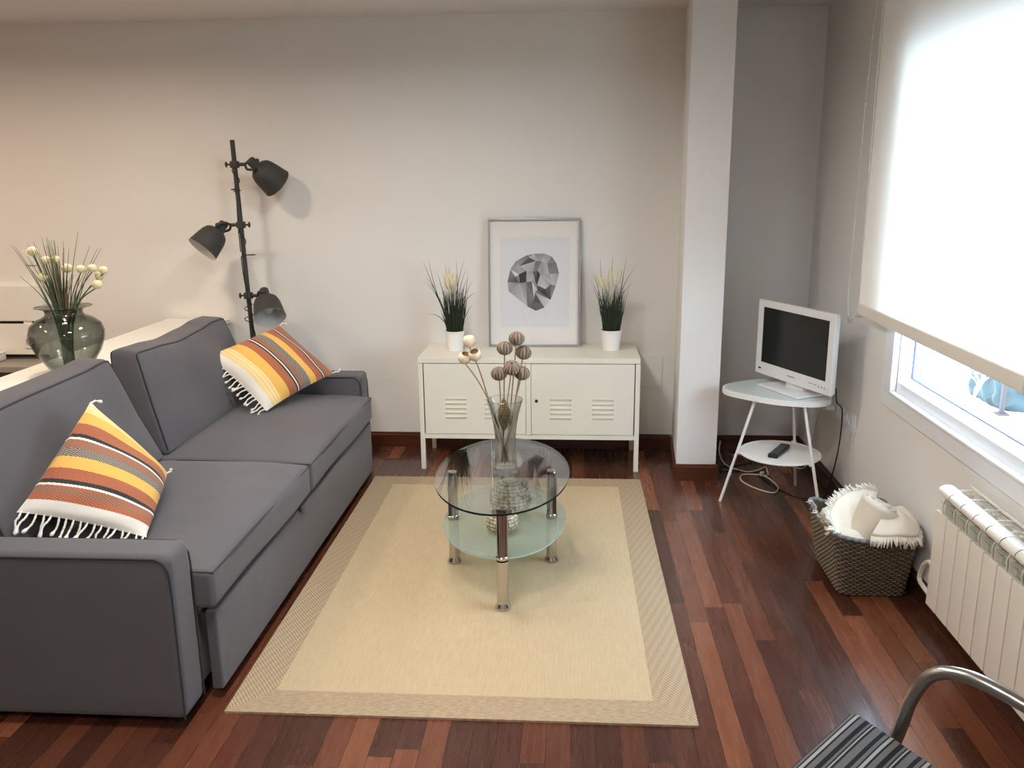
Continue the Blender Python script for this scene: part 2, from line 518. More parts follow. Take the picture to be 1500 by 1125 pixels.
M['cable_w'] = plain('white_cable', (214, 206, 190), 0.5)
M['cable_k'] = plain('black_cable', (14, 14, 15), 0.5)
M['chair'] = chair_stripe()
M['rug'] = rug_field()
M['rug_side'] = rug_border('rug_border_twill', 'side')
M['rug_end'] = rug_border('rug_border_end', 'end')
M['bark'] = plain('pale_bark', (170, 168, 164), 0.8, var=0.1)
M['hedge'] = plain('dark_teal_hedge', (44, 58, 60), 0.9, var=0.3, scale=4)
M['terrace'] = plain('pale_terrace_paving', (214, 210, 204), 0.8, var=0.04)
M['post'] = plain('brown_grey_post', (40, 30, 30), 0.7)
M['gasket'] = plain('window_gasket', (62, 72, 96), 0.5)

# ------------------------------------------------------------------ the room
XR, YB, H = 2.144, 0.011, 2.413
XL, YF = -4.2, -6.6
def struct(o):
    o['kind'] = 'structure'; return o

struct(MB().box(((XL + XR) / 2, (YB + YF) / 2, -0.05), (XR - XL + 0.4, YB - YF + 0.4, 0.1)).build('floor', M['floor'], smooth=0))
struct(MB().box(((XL + XR) / 2, (YB + YF) / 2, H + 0.05), (XR - XL + 0.4, YB - YF + 0.4, 0.1)).build('ceiling', M['ceil'], smooth=0))
struct(MB().box(((XL + XR) / 2, YB + 0.06, H / 2), (XR - XL + 0.4, 0.12, H)).build('wall_back', M['wall'], smooth=0))
struct(MB().box((XL - 0.06, (YB + YF) / 2, H / 2), (0.12, YB - YF, H)).build('wall_left', M['wall'], smooth=0))
struct(MB().box(((XL + XR) / 2, YF - 0.06, H / 2), (XR - XL + 0.4, 0.12, H)).build('wall_front', M['wall'], smooth=0))
# right wall with the window opening  y -2.52..-1.30, z 0.70..2.12
WT = 0.16
W0, W1, WZ0, WZ1 = -2.555, -1.285, 0.70, 2.06
m = MB()
xc = XR + WT / 2
m.box((xc, (YB + W1) / 2, H / 2), (WT, YB - W1, H))
m.box((xc, (YF + W0) / 2, H / 2), (WT, W0 - YF, H))
m.box((xc, (W0 + W1) / 2, WZ0 / 2), (WT, W1 - W0, WZ0))
m.box((xc, (W0 + W1) / 2, (WZ1 + H) / 2), (WT, W1 - W0, H - WZ1))
struct(m.build('wall_right', M['wall'], smooth=0))

# pillar in front of the back wall
m = MB()
m.prism([(1.379, -0.517), (1.584, -0.517), (1.584, YB), (1.416, YB)], 0.0, H)
struct(m.build('wall_pillar', M['wall'], smooth=0))

# baseboards
def skirting(name, pts_in, h, t, mat):
    """straight board from p to q, thickness t towards n, moulded top"""
    m = MB()
    for (p, q, nrm) in pts_in:
        p = V((p[0], p[1], 0)); q = V((q[0], q[1], 0)); nn = V((nrm[0], nrm[1], 0))
        prof = [(0, 0), (t, 0), (t, h - 0.016), (t * 0.55, h - 0.012), (t * 0.5, h - 0.002), (0, h)]
        vs = [p + nn * a + V((0, 0, b)) for a, b in prof] + [q + nn * a + V((0, 0, b)) for a, b in prof]
        k = len(prof)
        fs = [[i, (i + 1) % k, k + (i + 1) % k, k + i] for i in range(k)] + [list(range(k))[::-1], list(range(k, 2 * k))]
        m.add(vs, fs)
    return struct(m.build(name, mat, smooth=0))
skirting('baseboard_back', [((XL, YB), (1.404, YB), (0, -1)), ((1.584, YB), (XR, YB), (0, -1))], 0.09, 0.013, M['base_x'])
skirting('baseboard_right', [((XR, YB), (XR, YF), (-1, 0))], 0.09, 0.013, M['base_y'])
m_ = [((1.366, -0.517), (1.597, -0.517), (0, -1)), ((1.584, -0.517), (1.584, YB), (1, 0)), ((1.379, -0.517), (1.416, YB), (-0.997, 0.07))]
skirting('baseboard_pillar', m_, 0.09, 0.013, M['base_x'])

# ------------------------------------------------------------------ window
win = bpy.data.objects.new('window_1', None); win.location = (XR, -1.93, 0.7); COL.objects.link(win); win['kind'] = 'structure'; ORI['window_1'] = V(win.location)
GX = 2.219                                        # glass plane
I0, I1, IZ0, IZ1 = -2.47, -1.372, 0.746, 2.02      # clear opening at the room side
def ring(m, x0, x1, y0, y1, z0, z1, wl, wr, wb, wt, r=0.002):
    """rectangular ring; widths: wl at y1 side, wr at y0 side, bottom, top (grows outwards)"""
    xc, dx = (x0 + x1) / 2, x1 - x0
    m.box((xc, (y0 + y1 + wl - wr) / 2, z0 - wb / 2), (dx, y1 - y0 + wl + wr, wb), r); m.box((xc, (y0 + y1 + wl - wr) / 2, z1 + wt / 2), (dx, y1 - y0 + wl + wr, wt), r)
    m.box((xc, y1 + wl / 2, (z0 + z1) / 2), (dx, wl, z1 - z0), r); m.box((xc, y0 - wr / 2, (z0 + z1) / 2), (dx, wr, z1 - z0), r)
m = MB(); ring(m, XR - 0.016, XR, I0 - 0.012, -1.360, 0.700, 2.066, 0.118, 0.10, 0.074, 0.08)
m.build('casing', M['pvc'], win)
m = MB(); ring(m, XR - 0.026, XR - 0.001, I0 - 0.004, -1.364, 0.7035, 2.062, 0.013, 0.013, 0.013, 0.013, 0.004)
m.build('inner_lip', M['pvc'], win)
m = MB()
xm, dx = (XR + 0.001 + GX + 0.02) / 2, GX + 0.02 - XR - 0.001
m.box((xm, (I0 + I1) / 2, IZ0 - 0.025), (dx, I1 - I0 + 0.16, 0.05)); m.box((xm, (I0 + I1) / 2, IZ1 + 0.022), (dx, I1 - I0 + 0.16, 0.044))
m.prism([(XR + 0.001, I1), (GX + 0.02, -1.296), (GX + 0.02, -1.285), (XR + 0.001, -1.285)][::1], IZ0, IZ1)
m.prism([(XR + 0.001, I0), (XR + 0.001, I0 - 0.085), (GX + 0.02, I0 - 0.085), (GX + 0.02, I0 - 0.02)], IZ0, IZ1)
m.build('window_frame', M['pvc'], win, smooth=0)
m = MB(); ring(m, GX - 0.005, GX + 0.004, I0 - 0.006, -1.326, IZ0 + 0.0055, IZ1 - 0.005, 0.006, 0.006, 0.0055, 0.005, 0.001)
m.build('gasket', M['gasket'], win)
MB().box((GX, (I0 - 1.31) / 2, (IZ0 + IZ1) / 2), (0.004, -1.31 - I0 + 0.01, IZ1 - IZ0 - 0.002)).build('pane', M['pane'], win, smooth=0)
MB().box((2.2425, -1.346, (IZ0 + IZ1) / 2), (0.010, 0.014, IZ1 - IZ0)).build('shutter_rail', M['gasket'], win, smooth=0)

# roller blind
BX = 2.058
rb = thing('roller_blind', 'white translucent roller blind pulled almost down over the window', 'blind', (BX, -1.80, 2.30))
BY0, BY1, BZ = -2.475, -1.095, 1.0
MB().box((BX, (BY0 + BY1) / 2, (BZ + 2.36) / 2), (0.0012, BY1 - BY0, 2.36 - BZ)).build('blind_cloth', M['blind'], rb, smooth=0)
m = MB(); m.box((BX, (BY0 + BY1) / 2, 1.003), (0.012, BY1 - BY0 + 0.004, 0.05), 0.005, 3)
m.build('hem_bar', M['hem'], rb)
m = MB(); m.box((BX, BY0 - 0.004, 1.003), (0.016, 0.006, 0.05), 0.002); m.build('end_cap', M['whiteplastic'], rb)
m = MB(); m.tube([(BX + 0.022, BY0 - 0.01, 2.362), (BX + 0.022, BY1 + 0.02, 2.362)], 0.024, 24); m.build('roller_tube', M['whiteplastic'], rb)
for yy in (BY0 - 0.015, BY1 + 0.026):
    MB().box((BX + 0.035, yy, 2.368), (0.1, 0.008, 0.08), 0.003).build('bracket', M['whiteplastic'], rb)
# bead chain: a loop of thread with beads
ch = []
A = [(BX + 0.012, -1.035, 2.36), (BX + 0.012, -1.03, 2.0), (BX + 0.012, -1.038, 1.6), (BX + 0.012, -1.05, 1.2), (BX + 0.012, -1.062, 1.04), (BX + 0.012, -1.045, 0.985), (BX + 0.012, -1.0, 0.952), (BX + 0.012, -0.955, 0.938),
     (BX + 0.012, -0.925, 0.95), (BX + 0.012, -0.905, 1.0), (BX + 0.012, -0.9, 1.1), (BX + 0.012, -0.905, 1.4), (BX + 0.012, -0.915, 1.8), (BX + 0.012, -0.94, 2.15), (BX + 0.012, -0.98, 2.36)]
chain = spline(A, 10)
m = MB(); m.tube(chain, 0.0012, 5)
acc = 0; last = chain[0]
for p in chain[1:]:
    seg = (p - last).length; d = 0.0
    while acc + (seg - d) >= 0.013:
        d += 0.013 - acc; acc = 0
        q = last.lerp(p, min(1, d / seg))
        m.lathe([(0, -0.0036), (0.0036, 0), (0, 0.0036)], q, 6)
    acc += seg - d; last = p
m.build('bead_chain', M['whiteplastic'], rb)
m = MB(); m.box((BX + 0.014, -0.945, 0.93), (0.016, 0.022, 0.03), 0.004, 2); m.tube([(BX + 0.03, -0.945, 0.945), (XR, -0.945, 0.945)], 0.006, 8)
m.build('chain_weight', M['clear'], rb)

# ------------------------------------------------------------------ outside the window
struct(MB().box((9.5, 2.0, -1.36), (14, 26, 0.06)).build('terrace_ground', M['terrace'], smooth=0))
def tree(x, y, s):
    t = thing('bare_tree', 'pale bare tree seen outside below the blind', 'tree', (x, y, -1.33))
    m = MB(); rnd = random.Random(4)
    def br(p, d, L, r, lv):
        q = p + d * L
        m.tube([p, p.lerp(q, 0.5) + V((rnd.uniform(-.02, .02), rnd.uniform(-.02, .02), 0)), q], r, 6, rads=[r, r * 0.85, r * 0.65], caps=True)
        if lv == 0: return
        for k in range(3):
            dd = (d + V((rnd.uniform(-.8, .8), rnd.uniform(-.8, .8), rnd.uniform(-.1, .6)))).normalized()
            br(q, dd, L * 0.68, r * 0.6, lv - 1)
    br(V((x, y, -1.33)), V((0.03, 0, 1)), 0.45 * s, 0.05 * s, 4)
    m.build('branches', M['bark'], t)
tree(5.75, 5.62, 0.55)
m = MB()
rnd = random.Random(9)
m.box((6.35, 6.2, -1.09), (0.5, 1.0, 0.48), 0.14, 4, sub=(6, 14, 4), fn=lambda p: p + V((sin(p.y * 19) * .03, cos(p.z * 23 + p.y * 9) * .03, sin(p.x * 17 + p.y * 21) * .04)))
tag(m.build('hedge', M['hedge']), 'dark clipped hedge outside the window behind the bare tree', 'hedge')
m = MB(); m.box((6.1, 5.62, -0.75), (0.05, 0.05, 1.16), 0.006); m.box((6.1, 5.62, -1.32), (0.14, 0.14, 0.02), 0.004)
tag(m.build('garden_post', M['post']), 'thin brown post on the terrace outside the window', 'post')

# ------------------------------------------------------------------ wall plates, sockets
t = thing('wall_cover_plate', 'blank white square cover plate low on the wall right of the cabinet', 'wall plate', (1.285, YB, 0.38))
MB().box((1.283, YB - 0.004, 0.47), (0.128, 0.008, 0.186), 0.002).build('plate', M['wall'], t)
t = thing('wall_socket', 'white four-gang wall socket beside the television table', 'socket', (XR, -0.78, 0.39))
MB().box((XR - 0.005, -0.775, 0.435), (0.010, 0.325, 0.085), 0.003).build('frame', M['whiteplastic'], t)
for k in range(4):
    yy = -0.655 - 0.08 * k
    m = MB()
    m.lathe([(0.026, 0), (0.026, 0.004), (0.021, 0.005), (0.020, -0.002), (0, -0.002)], (XR - 0.010, yy, 0.435), 28, T=axis_matrix((-1, 0, 0)))
    so = m.build('outlet', M['whiteplastic'], t)
    if k >= 2:
        m = MB()
        for dz in (-0.008, 0.008): m.lathe([(0, 0.0005), (0.0028, 0.0004), (0.0028, 0)], (XR - 0.0095, yy + dz, 0.435), 10, T=axis_matrix((-1, 0, 0)))
        m.build('pin_hole', M['black'], so)
# plug with its cord
t = thing('white_plug_cord', 'off-white power cord plugged into the socket behind the television table', 'cord', (XR - 0.01, -0.655, 0.435))
m = MB(); m.lathe([(0, 0.045), (0.010, 0.044), (0.014, 0.03), (0.018, 0.02), (0.019, 0.004)], (XR - 0.014, -0.655, 0.435), 20, T=axis_matrix((-1, 0, 0)))
m.build('plug', M['whiteplastic'], t)
m = MB(); m.tube(spline([(XR - 0.058, -0.655, 0.435), (XR - 0.075, -0.64, 0.425), (XR - 0.075, -0.58, 0.36), (XR - 0.06, -0.50, 0.25), (XR - 0.055, -0.42, 0.12), (XR - 0.06, -0.34, 0.012), (1.99, -0.22, 0.006), (1.85, -0.12, 0.006), (1.75, -0.1, 0.006)], 8), 0.0035, 8)
m.build('cord', M['cable_w'], t)
# slim switch plate and light socket in the kitchen corner
t = thing('wall_switch', 'small white switch plate on the far left wall behind the vase', 'switch', (-2.36, YB, 1.1))
MB().box((-2.362, YB - 0.005, 1.135), (0.08, 0.010, 0.08), 0.002).build('plate', M['white'], t)
MB().box((-2.362, YB - 0.011, 1.137), (0.05, 0.006, 0.055), 0.002).build('rocker', M['white'], t)

# kitchen corner: boards, bench, block
t = thing('wall_panel', 'cream panel of two wide boards with dark slots on the far left wall', 'wall panel', (-2.75, YB, 0.55))
for (z0, z1, nm) in ((0.765, 0.975, 'upper_board'), (0.562, 0.748, 'lower_board')):
    MB().box((-2.86, YB - 0.018, (z0 + z1) / 2), (1.12, 0.036, z1 - z0), 0.003).build(nm, M['white'], t)
m = MB()
for (a, b, z) in ((-3.4, -2.44, 0.757), (-2.39, -2.31, 0.757), (-3.4, -2.31, 0.552)):
    m.box(((a + b) / 2, YB - 0.012, z), (b - a, 0.022, 0.018))
m.build('slot', M['slot'], t, smooth=0)
m = MB()
for (a, b, z) in ((-2.44, -2.39, 0.757), (-2.31, -2.30, 0.757), (-2.31, -2.30, 0.552)): m.box(((a + b) / 2, YB - 0.015, z), (b - a, 0.028, 0.02))
m.build('spacer', M['white'], t, smooth=0)
t = thing('panel_socket', 'small white wall socket on the cream panel behind the smoked vase', 'socket', (-2.40, YB - 0.04, 0.6))
MB().box((-2.40, YB - 0.041, 0.645), (0.085, 0.010, 0.085), 0.003).build('frame', M['whiteplastic'], t)
m = MB(); m.lathe([(0.028, 0), (0.028, 0.004), (0.022, 0.005), (0.02, 0.001), (0, 0.001)], (-2.40, YB - 0.046, 0.645), 24, T=axis_matrix((0, -1, 0)))
m.build('outlet', M['counter'], t)
t = thing('low_counter', 'low grey counter along the far left wall behind the sofa', 'counter', (-3.0, -0.13, 0))
MB().box((-2.85, -0.13, 0.517), (1.22, 0.225, 0.035), 0.003).build('counter_top', M['counter'], t)
MB().box((-2.86, -0.115, 0.25), (1.18, 0.19, 0.499), 0.003).build('cabinet_body', M['counterside'], t)
m = MB(); m.box((-2.66, -0.11, 0.5575), (0.2, 0.13, 0.044), 0.006, 2); m.box((-2.66, -0.11, 0.5825), (0.206, 0.136, 0.007), 0.002)
tag(m.build('storage_box', M['white']), 'low white box on the grey counter at the left edge', 'box')

# ------------------------------------------------------------------ white console behind the sofa
t = thing('white_sideboard', 'long white sideboard standing behind the sofa against the wall', 'sideboard', (-1.36, -1.3, 0))
CX0, CX1, CYB, CYF, CZ = -1.556, -1.178, -0.004, -2.75, 0.778
MB().box(((CX0 + CX1) / 2, (CYB + CYF) / 2, CZ - 0.0125), (CX1 - CX0, CYB - CYF, 0.025), 0.002).build('top', M['white'], t)
MB().box(((CX0 + CX1) / 2 - 0.006, (CYB + CYF) / 2 - 0.007, (CZ - 0.025 + 0.06) / 2), (CX1 - CX0 - 0.03, CYB - CYF - 0.03, CZ - 0.025 - 0.06), 0.002).build('carcass', M['white'], t)
MB().box(((CX0 + CX1) / 2 - 0.01, (CYB + CYF) / 2, 0.03), (CX1 - CX0 - 0.07, CYB - CYF - 0.08, 0.06), 0.002).build('plinth', M['white'], t)
nd = 4; L = (CYB - CYF - 0.04) / nd
for k in range(nd):
    yc = CYB - 0.02 - L * (k + 0.5)
    m = MB(); w = L - 0.006; x = CX1 - 0.012
    m.box((x - 0.004, yc, 0.41), (0.008, w - 0.1, 0.56), 0)
    for (dy, dz, yy, zz) in ((w, 0.055, 0, 0.41 + 0.305), (w, 0.055, 0, 0.41 - 0.305), (0.055, 0.556, w / 2 - 0.0275, 0.41), (0.055, 0.556, -w / 2 + 0.0275, 0.41)):
        m.box((x, yc + yy, zz), (0.018, dy, dz), 0.002)
    m.build('door', M['white'], t)

# ------------------------------------------------------------------ sofa
sofa = thing('sofa', 'charcoal grey fabric two-seat sofa bed with loose back cushions', 'sofa', (-0.7, -1.52, 0))
SY0, SY1 = -2.706, -0.338
A0, A1 = -2.571, -0.490   # inner faces of the arms
XF, XBK = -0.292, -1.165
MB().box(((XBK + XF) / 2, (A0 + A1) / 2, 0.185), (XF - XBK - 0.02, A1 - A0 - 0.004, 0.25), 0.01, 2).build('base', M['sofa'], sofa)
m = MB(); m.box((-0.262, (A0 + A1) / 2 - 0.002, 0.168), (0.036, A1 - A0 - 0.045, 0.268), 0.008, 3)
fp = m.build('front_panel', M['sofa'], sofa)
m = MB(); m.box((-0.240, -1.72, 0.300), (0.014, 0.05, 0.022), 0.006, 2); m.build('pull_tab', M['sofa_pipe'], fp)
def arm(yi, yo, name):
    yc = (yi + yo) / 2; w = abs(yo - yi)
    m = MB()
    def fn(p):
        p = V(p); hz = 0.26
        p.y *= 1.0 - 0.02 * (p.z > 0.2)
        return p
    m.box(((XBK + XF) / 2, yc, 0.29), (XF - XBK, w, 0.52), 0.026, 5, sub=(10, 3, 8), fn=fn)
    a = m.build('arm', M['sofa'], sofa)
    m = MB()
    for s in (-1, 1):
        y = yc + s * (w / 2 - 0.002)
        pts = [(XF - 0.004, y, 0.035), (XF - 0.003, y, 0.3), (XF - 0.004, y, 0.47), (XF - 0.012, y, 0.515), (XF - 0.035, y, 0.536), (XF - 0.08, y, 0.540), (-0.7, y, 0.539), (XBK + 0.02, y, 0.539)]
        m.tube(spline(pts, 6), 0.0032, 6)
    m.build('piping', M['sofa_pipe'], a)
    for x in (XF - 0.06, XBK + 0.06):
        MB().box((x, yc, 0.0165), (0.05, 0.06, 0.033), 0.004).build('foot', M['black'], a)
arm(A0, SY0, 'near'); arm(A1, SY1, 'far')
m = MB(); m.box((-1.115, (A0 + A1) / 2, 0.37), (0.1, A1 - A0, 0.62), 0.03, 4); m.build('back_frame', M['sofa'], sofa)
YJ = -1.592
def seat(y0, y1):
    hy = (y1 - y0) / 2 - 0.002; yc = (y0 + y1) / 2
    x0, x1 = -1.0, -0.236
    hx, hz = (x1 - x0) / 2, 0.0675
    def fn(p):
        u, v = p.x / hx, p.y / hy
        q = V(p)
        b = max(0, 1 - u ** 4) * max(0, 1 - v ** 4)
        if p.z > 0: q.z += 0.026 * b * (p.z / hz)
        if p.z < 0: q.z = max(q.z, -hz)
        q.x += 0.004 * sin(p.y * 7) * (1 if u > 0.8 else 0)
        q.z += 0.003 * sin(p.y * 9 + p.x * 5) * b
        if u > 0: q.z -= 0.012 * u ** 3 * (p.z > 0)
        return q
    m = MB(); m.box(((x0 + x1) / 2, yc, 0.315 + hz), (2 * hx, 2 * hy, 2 * hz), 0.02, 4, sub=(16, 18, 3), fn=fn)
    c = m.build('seat_cushion', M['sofa'], sofa, smooth=180)
    m = MB()
    x = x1 - 0.005; zt = 0.315 + 2 * hz - 0.017; e = 0.008
    m.tube(spline([(x0 + 0.2, y0 + e, zt + 0.012), ((x0 + x1) / 2, y0 + e, zt + 0.011), (x1 - 0.05, y0 + e, zt + 0.002), (x, y0 + 0.018, zt - 0.002), (x + 0.001, y0 + 0.06, zt - 0.003), (x + 0.001, yc, zt - 0.003),
                     (x + 0.001, y1 - 0.06, zt - 0.003), (x, y1 - 0.018, zt - 0.002), (x1 - 0.05, y1 - e, zt + 0.002), ((x0 + x1) / 2, y1 - e, zt + 0.011), (x0 + 0.2, y1 - e, zt + 0.012)], 6), 0.0028, 6)
    m.build('piping', M['sofa_pipe'], c)
seat(A0, YJ); seat(YJ, A1)
def back(y0, y1, dome, crest, y0t, y1t, rnd_=0.018):
    def cz(v):
        for (a, za), (b_, zb) in zip(crest, crest[1:]):
            if v <= b_:
                f = (v - a) / (b_ - a); f = f * f * (3 - 2 * f); return za + (zb - za) * f
        return crest[-1][1]
    hy = (y1 - y0) / 2; yc = (y0 + y1) / 2
    # cross-section corners (x, z): front-bottom, front-top, back-top, back-bottom
    fb, ft, bt, bb = V((-0.838, 0.455)), V((-0.985, 0.855)), V((-1.098, 0.862)), V((-1.055, 0.462))
    def pos(u, v, w):
        # u: -1 back..1 front, v: along y, w: -1 bottom..1 top
        a, b = (u + 1) / 2, (w + 1) / 2
        lo = bb.lerp(fb, a); hi = bt.lerp(ft, a)
        q = lo.lerp(hi, b)
        yy = yc + v * hy
        yy += (y0t - y0) * (1 - v) / 2 * b + (y1t - y1) * (1 + v) / 2 * b
        return V((q.x, yy, q.y))
    hx = 0.09; hz = 0.2
    def fn(p):
        u, v, w = p.x / hx, p.y / hy, p.z / hz
        q = pos(u, v, w)
        bul = max(0, 1 - v ** 4) * max(0, 1 - w ** 4)
        q.x += 0.035 * bul * max(0, u)
        top = max(0, w) ** 2 * max(0, 1 - v ** 4)
        q.z += dome * top + cz(v) * max(0, w)
        q.x += 0.006 * sin(v * 5 + w * 2) * bul * max(0, u)
        # soft corners
        q.z -= rnd_ * max(0, w) ** 3 * abs(v) ** 6
        q.y -= 0.012 * v ** 5 * max(0, w) ** 3
        return q
    m = MB(); m.box((0, 0, 0), (2 * hx, 2 * hy, 2 * hz), 0.022, 3, sub=(4, 18, 12), fn=fn)
    c = m.build('back_cushion', M['sofa'], sofa, smooth=180)
    m = MB()
    def edge(u, v, w):
        return fn(V((u * hx, v * hy, w * hz)))
    for u in (0.93, -0.93):
        pts = []
        for i in range(13): pts.append(edge(u, -0.985, -0.9 + 1.85 * i / 12))
        for i in range(1, 20): pts.append(edge(u, -0.985 + 1.97 * i / 20, 0.965))
        for i in range(13): pts.append(edge(u, 0.985, 0.95 - 1.85 * i / 12))
        m.tube(spline(pts, 2), 0.0042, 6)
    m.build('piping', M['sofa_pipe'], c)
back(A0 + 0.004, -1.592, 0.002, [(-1.01, 0.012), (0.0, 0.026), (0.55, 0.030), (1.01, 0.046)], A0 + 0.004, -1.672, 0.006)
back(-1.56, A1 - 0.030, 0.002, [(-1.01, 0.027), (-0.6, 0.015), (-0.15, 0.0), (0.35, 0.010), (0.7, 0.026), (1.01, 0.030)], -1.478, A1 - 0.055, 0.008)

# ------------------------------------------------------------------ striped throw pillows
W_ = lin(228, 222, 212); PY = lin(238, 208, 150); YE = lin(232, 182, 96); RU = lin(156, 86, 62); DK = lin(62, 60, 60); WH = lin(240, 236, 226); MU = lin(126, 96, 84); CK = lin(46, 50, 56); LP = lin(250, 226, 168)
def bands(B):
    stops = []; zig = []; chk = []
    for t, c in B:
        stops.append((t, c)); 
    return stops
far_b = [(0.0, W_), (0.10, PY), (0.13, LP), (0.14, PY), (0.17, LP), (0.18, PY), (0.21, LP), (0.22, YE), (0.35, RU), (0.455, DK), (0.475, WH), (0.492, DK), (0.505, MU), (0.57, CK), (0.655, YE), (0.745, RU), (0.835, DK), (0.848, WH), (0.862, DK), (0.875, MU), (0.93, RU), (0.985, W_)]
near_b = [(0.0, W_), (0.03, PY), (0.05, LP), (0.06, PY), (0.09, LP), (0.10, YE), (0.20, RU), (0.30, DK), (0.33, WH), (0.35, MU), (0.43, CK), (0.505, YE), (0.61, RU), (0.71, DK), (0.745, WH), (0.765, RU), (0.78, MU), (0.835, RU), (0.89, W_)]
K0, K1 = (0, 0, 0, 1), (1, 1, 1, 1)
far_inv = {'zig': [(0, K0), (0.35, K1), (0.455, K0), (0.505, K1), (0.57, K0), (0.745, K1), (0.835, K0), (0.875, K1), (0.985, K0)], 'chk': [(0, K0), (0.57, K1), (0.655, K0)]}
near_inv = {'zig': [(0, K0), (0.20, K1), (0.30, K0), (0.35, K1), (0.43, K0), (0.61, K1), (0.71, K0), (0.765, K1), (0.89, K0)], 'chk': [(0, K0), (0.43, K1), (0.505, K0)]}

def pillow(label, P00, P10, P11, P01, thick, mat, t_fringe, both, seed, sag=0.0):
    """corners: t runs P00->P10 (and P01->P11), s runs P00->P01; outward normal = (P10-P00)x(P01-P00)"""
    P00, P10, P11, P01 = map(V, (P00, P10, P11, P01))
    c = (P00 + P10 + P11 + P01) / 4
    root = thing('striped_pillow', label, 'pillow', tuple(c), 'striped fringed pillows on the sofa')
    nrm = ((P10 - P00).cross(P01 - P00)).normalized()
    N = 44; rnd = random.Random(seed)
    ph = [rnd.uniform(0, 6) for _ in range(6)]
    def surf(t, s, side):
        a, b = 2 * t - 1, 2 * s - 1
        # pull the mid edges in a little, like a stuffed pillow
        pin = 0.055
        tt = 0.5 + 0.5 * a * (1 - pin * (1 - b * b)); ss = 0.5 + 0.5 * b * (1 - pin * (1 - a * a))
        p = (P00 * (1 - tt) + P10 * tt) * (1 - ss) + (P01 * (1 - tt) + P11 * tt) * ss
        th = thick * (max(0, 1 - a * a) ** 0.55) * (max(0, 1 - b * b) ** 0.55)
        th *= 1 + 0.05 * sin(4 * a + ph[0]) * cos(3 * b + ph[1])
        wr = 0.004 * sin(9 * a + 5 * b + ph[2]) * (a * a + b * b) * (1 - a * a) * (1 - b * b) * 3
        return p + nrm * (side * th + wr) - V((0, 0, sag * (1 - a * a) * (1 - b * b)))
    m = MB(); cols = []
    for side in (1, -1):
        if side == 1: m.grid(lambda u, v: surf(u, v, 1), N, N)
        else: m.grid(lambda u, v: surf(1 - u, v, -1), N, N)
        for i in range(N + 1):
            for j in range(N + 1):
                t = i / N if side == 1 else 1 - i / N
                cols.append((t, j / N, 0))
    m.build('cover', mat, root, smooth=180, cols=cols)
    # knotted tassels along the fringed edge(s)
    for (te, cnt, ln) in both:
        d = ((P10 - P00) if te > 0.5 else (P00 - P10)).normalized()
        e = (P01 - P00).normalized()
        for k in range(cnt):
            s = (k + 0.5) / cnt if cnt > 2 else (0.01 if k == 0 else 0.99)
            p = surf(te, s, 0)
            L = ln * rnd.uniform(0.85, 1.15)
            q = p + d * L * 0.55 + e * rnd.uniform(-.012, .012) - V((0, 0, 0.006))
            r = q + d * L * 0.45 + e * rnd.uniform(-.018, .018) - V((0, 0, 0.010)) + nrm * rnd.uniform(-0.002, 0.012)
            m = MB()
            cv = spline([p - d * 0.006, p.lerp(q, 0.5) + nrm * 0.004, q, r], 5)
            n_ = len(cv)
            m.tube(cv, 0.003, 7, rads=[0.0034 + 0.0007 * sin(i * 2.2) if i < n_ - 3 else (0.0062 if i < n_ - 1 else 0.003) for i in range(n_)])
            m.build('tassel', M['tassel'], root, smooth=180)
pm_far = striped_cushion('pillow_stripes_far', far_b, far_inv)
pm_near = striped_cushion('pillow_stripes_near', near_b, near_inv)
# far pillow: fringe edge TL-BL; t from fringe edge to the right edge
pillow('yellow and rust striped fringed pillow against the far sofa arm by the floor lamp',
       (-0.640, -0.965, 0.485), (-0.405, -0.590, 0.588), (-0.728, -0.438, 0.815), (-0.960, -0.845, 0.732), 0.075, pm_far, 0.0, [(0.0, 18, 0.055), (1.0, 2, 0.05)], 3)
# near pillow: t from TL-TR edge to BL-BR edge
pillow('yellow and rust striped fringed pillow beside the near sofa arm',
       (-0.80, -2.14, 0.845), (-0.845, -2.525, 0.600), (-0.492, -2.445, 0.490), (-0.655, -1.955, 0.525), 0.112, pm_near, 1.0, [(1.0, 18, 0.06), (0.0, 2, 0.04)], 5)

# ------------------------------------------------------------------ floor lamp with three spots
LX, LY = -0.972, -0.17
lamp = thing('floor_lamp', 'dark grey three-spot floor lamp standing behind the far sofa arm', 'lamp', (LX, LY, 0))
def pole_at(z): return V((LX - 0.037 * z / 1.78, LY, z))
m = MB(); m.lathe([(0, 0), (0.145, 0), (0.148, 0.006), (0.145, 0.02), (0.12, 0.028), (0.03, 0.036), (0.02, 0.05), (0, 0.05)], (LX, LY, 0), 40); m.build('base', M['lamp'], lamp)
m = MB(); m.tube([pole_at(0.03), pole_at(0.9), pole_at(1.779)], 0.0125, 16); m.build('pole', M['lamp'], lamp)
def cord_pt(z, a, r, ox=0.0): return pole_at(z) + V((ox + cos(a) * r, sin(a) * r, 0))
cp_ = []
def wind(z0, z1, a0, a1, r, n=14, ox=0.0):
    for i in range(n + 1):
        f = i / n; cp_.append(cord_pt(z0 + (z1 - z0) * f, a0 + (a1 - a0) * f, r, ox))
wind(1.635, 1.52, 2.5, 9.5, 0.0165); wind(1.52, 1.508, 9.5, 15.0, 0.024, 12, -0.008); wind(1.50, 1.18, 15.0, 16.2, 0.0165, 4)
wind(1.31, 1.20, 16.2, 21.5, 0.0165, 10) if False else wind(1.30, 1.19, 16.2, 21.5, 0.0165, 10)
wind(1.170, 1.158, 21.5, 28.5, 0.036, 18, 0.026); wind(1.15, 0.93, 28.5, 30.0, 0.0165, 5); wind(0.90, 0.85, 30.0, 36.5, 0.021, 16, -0.006)
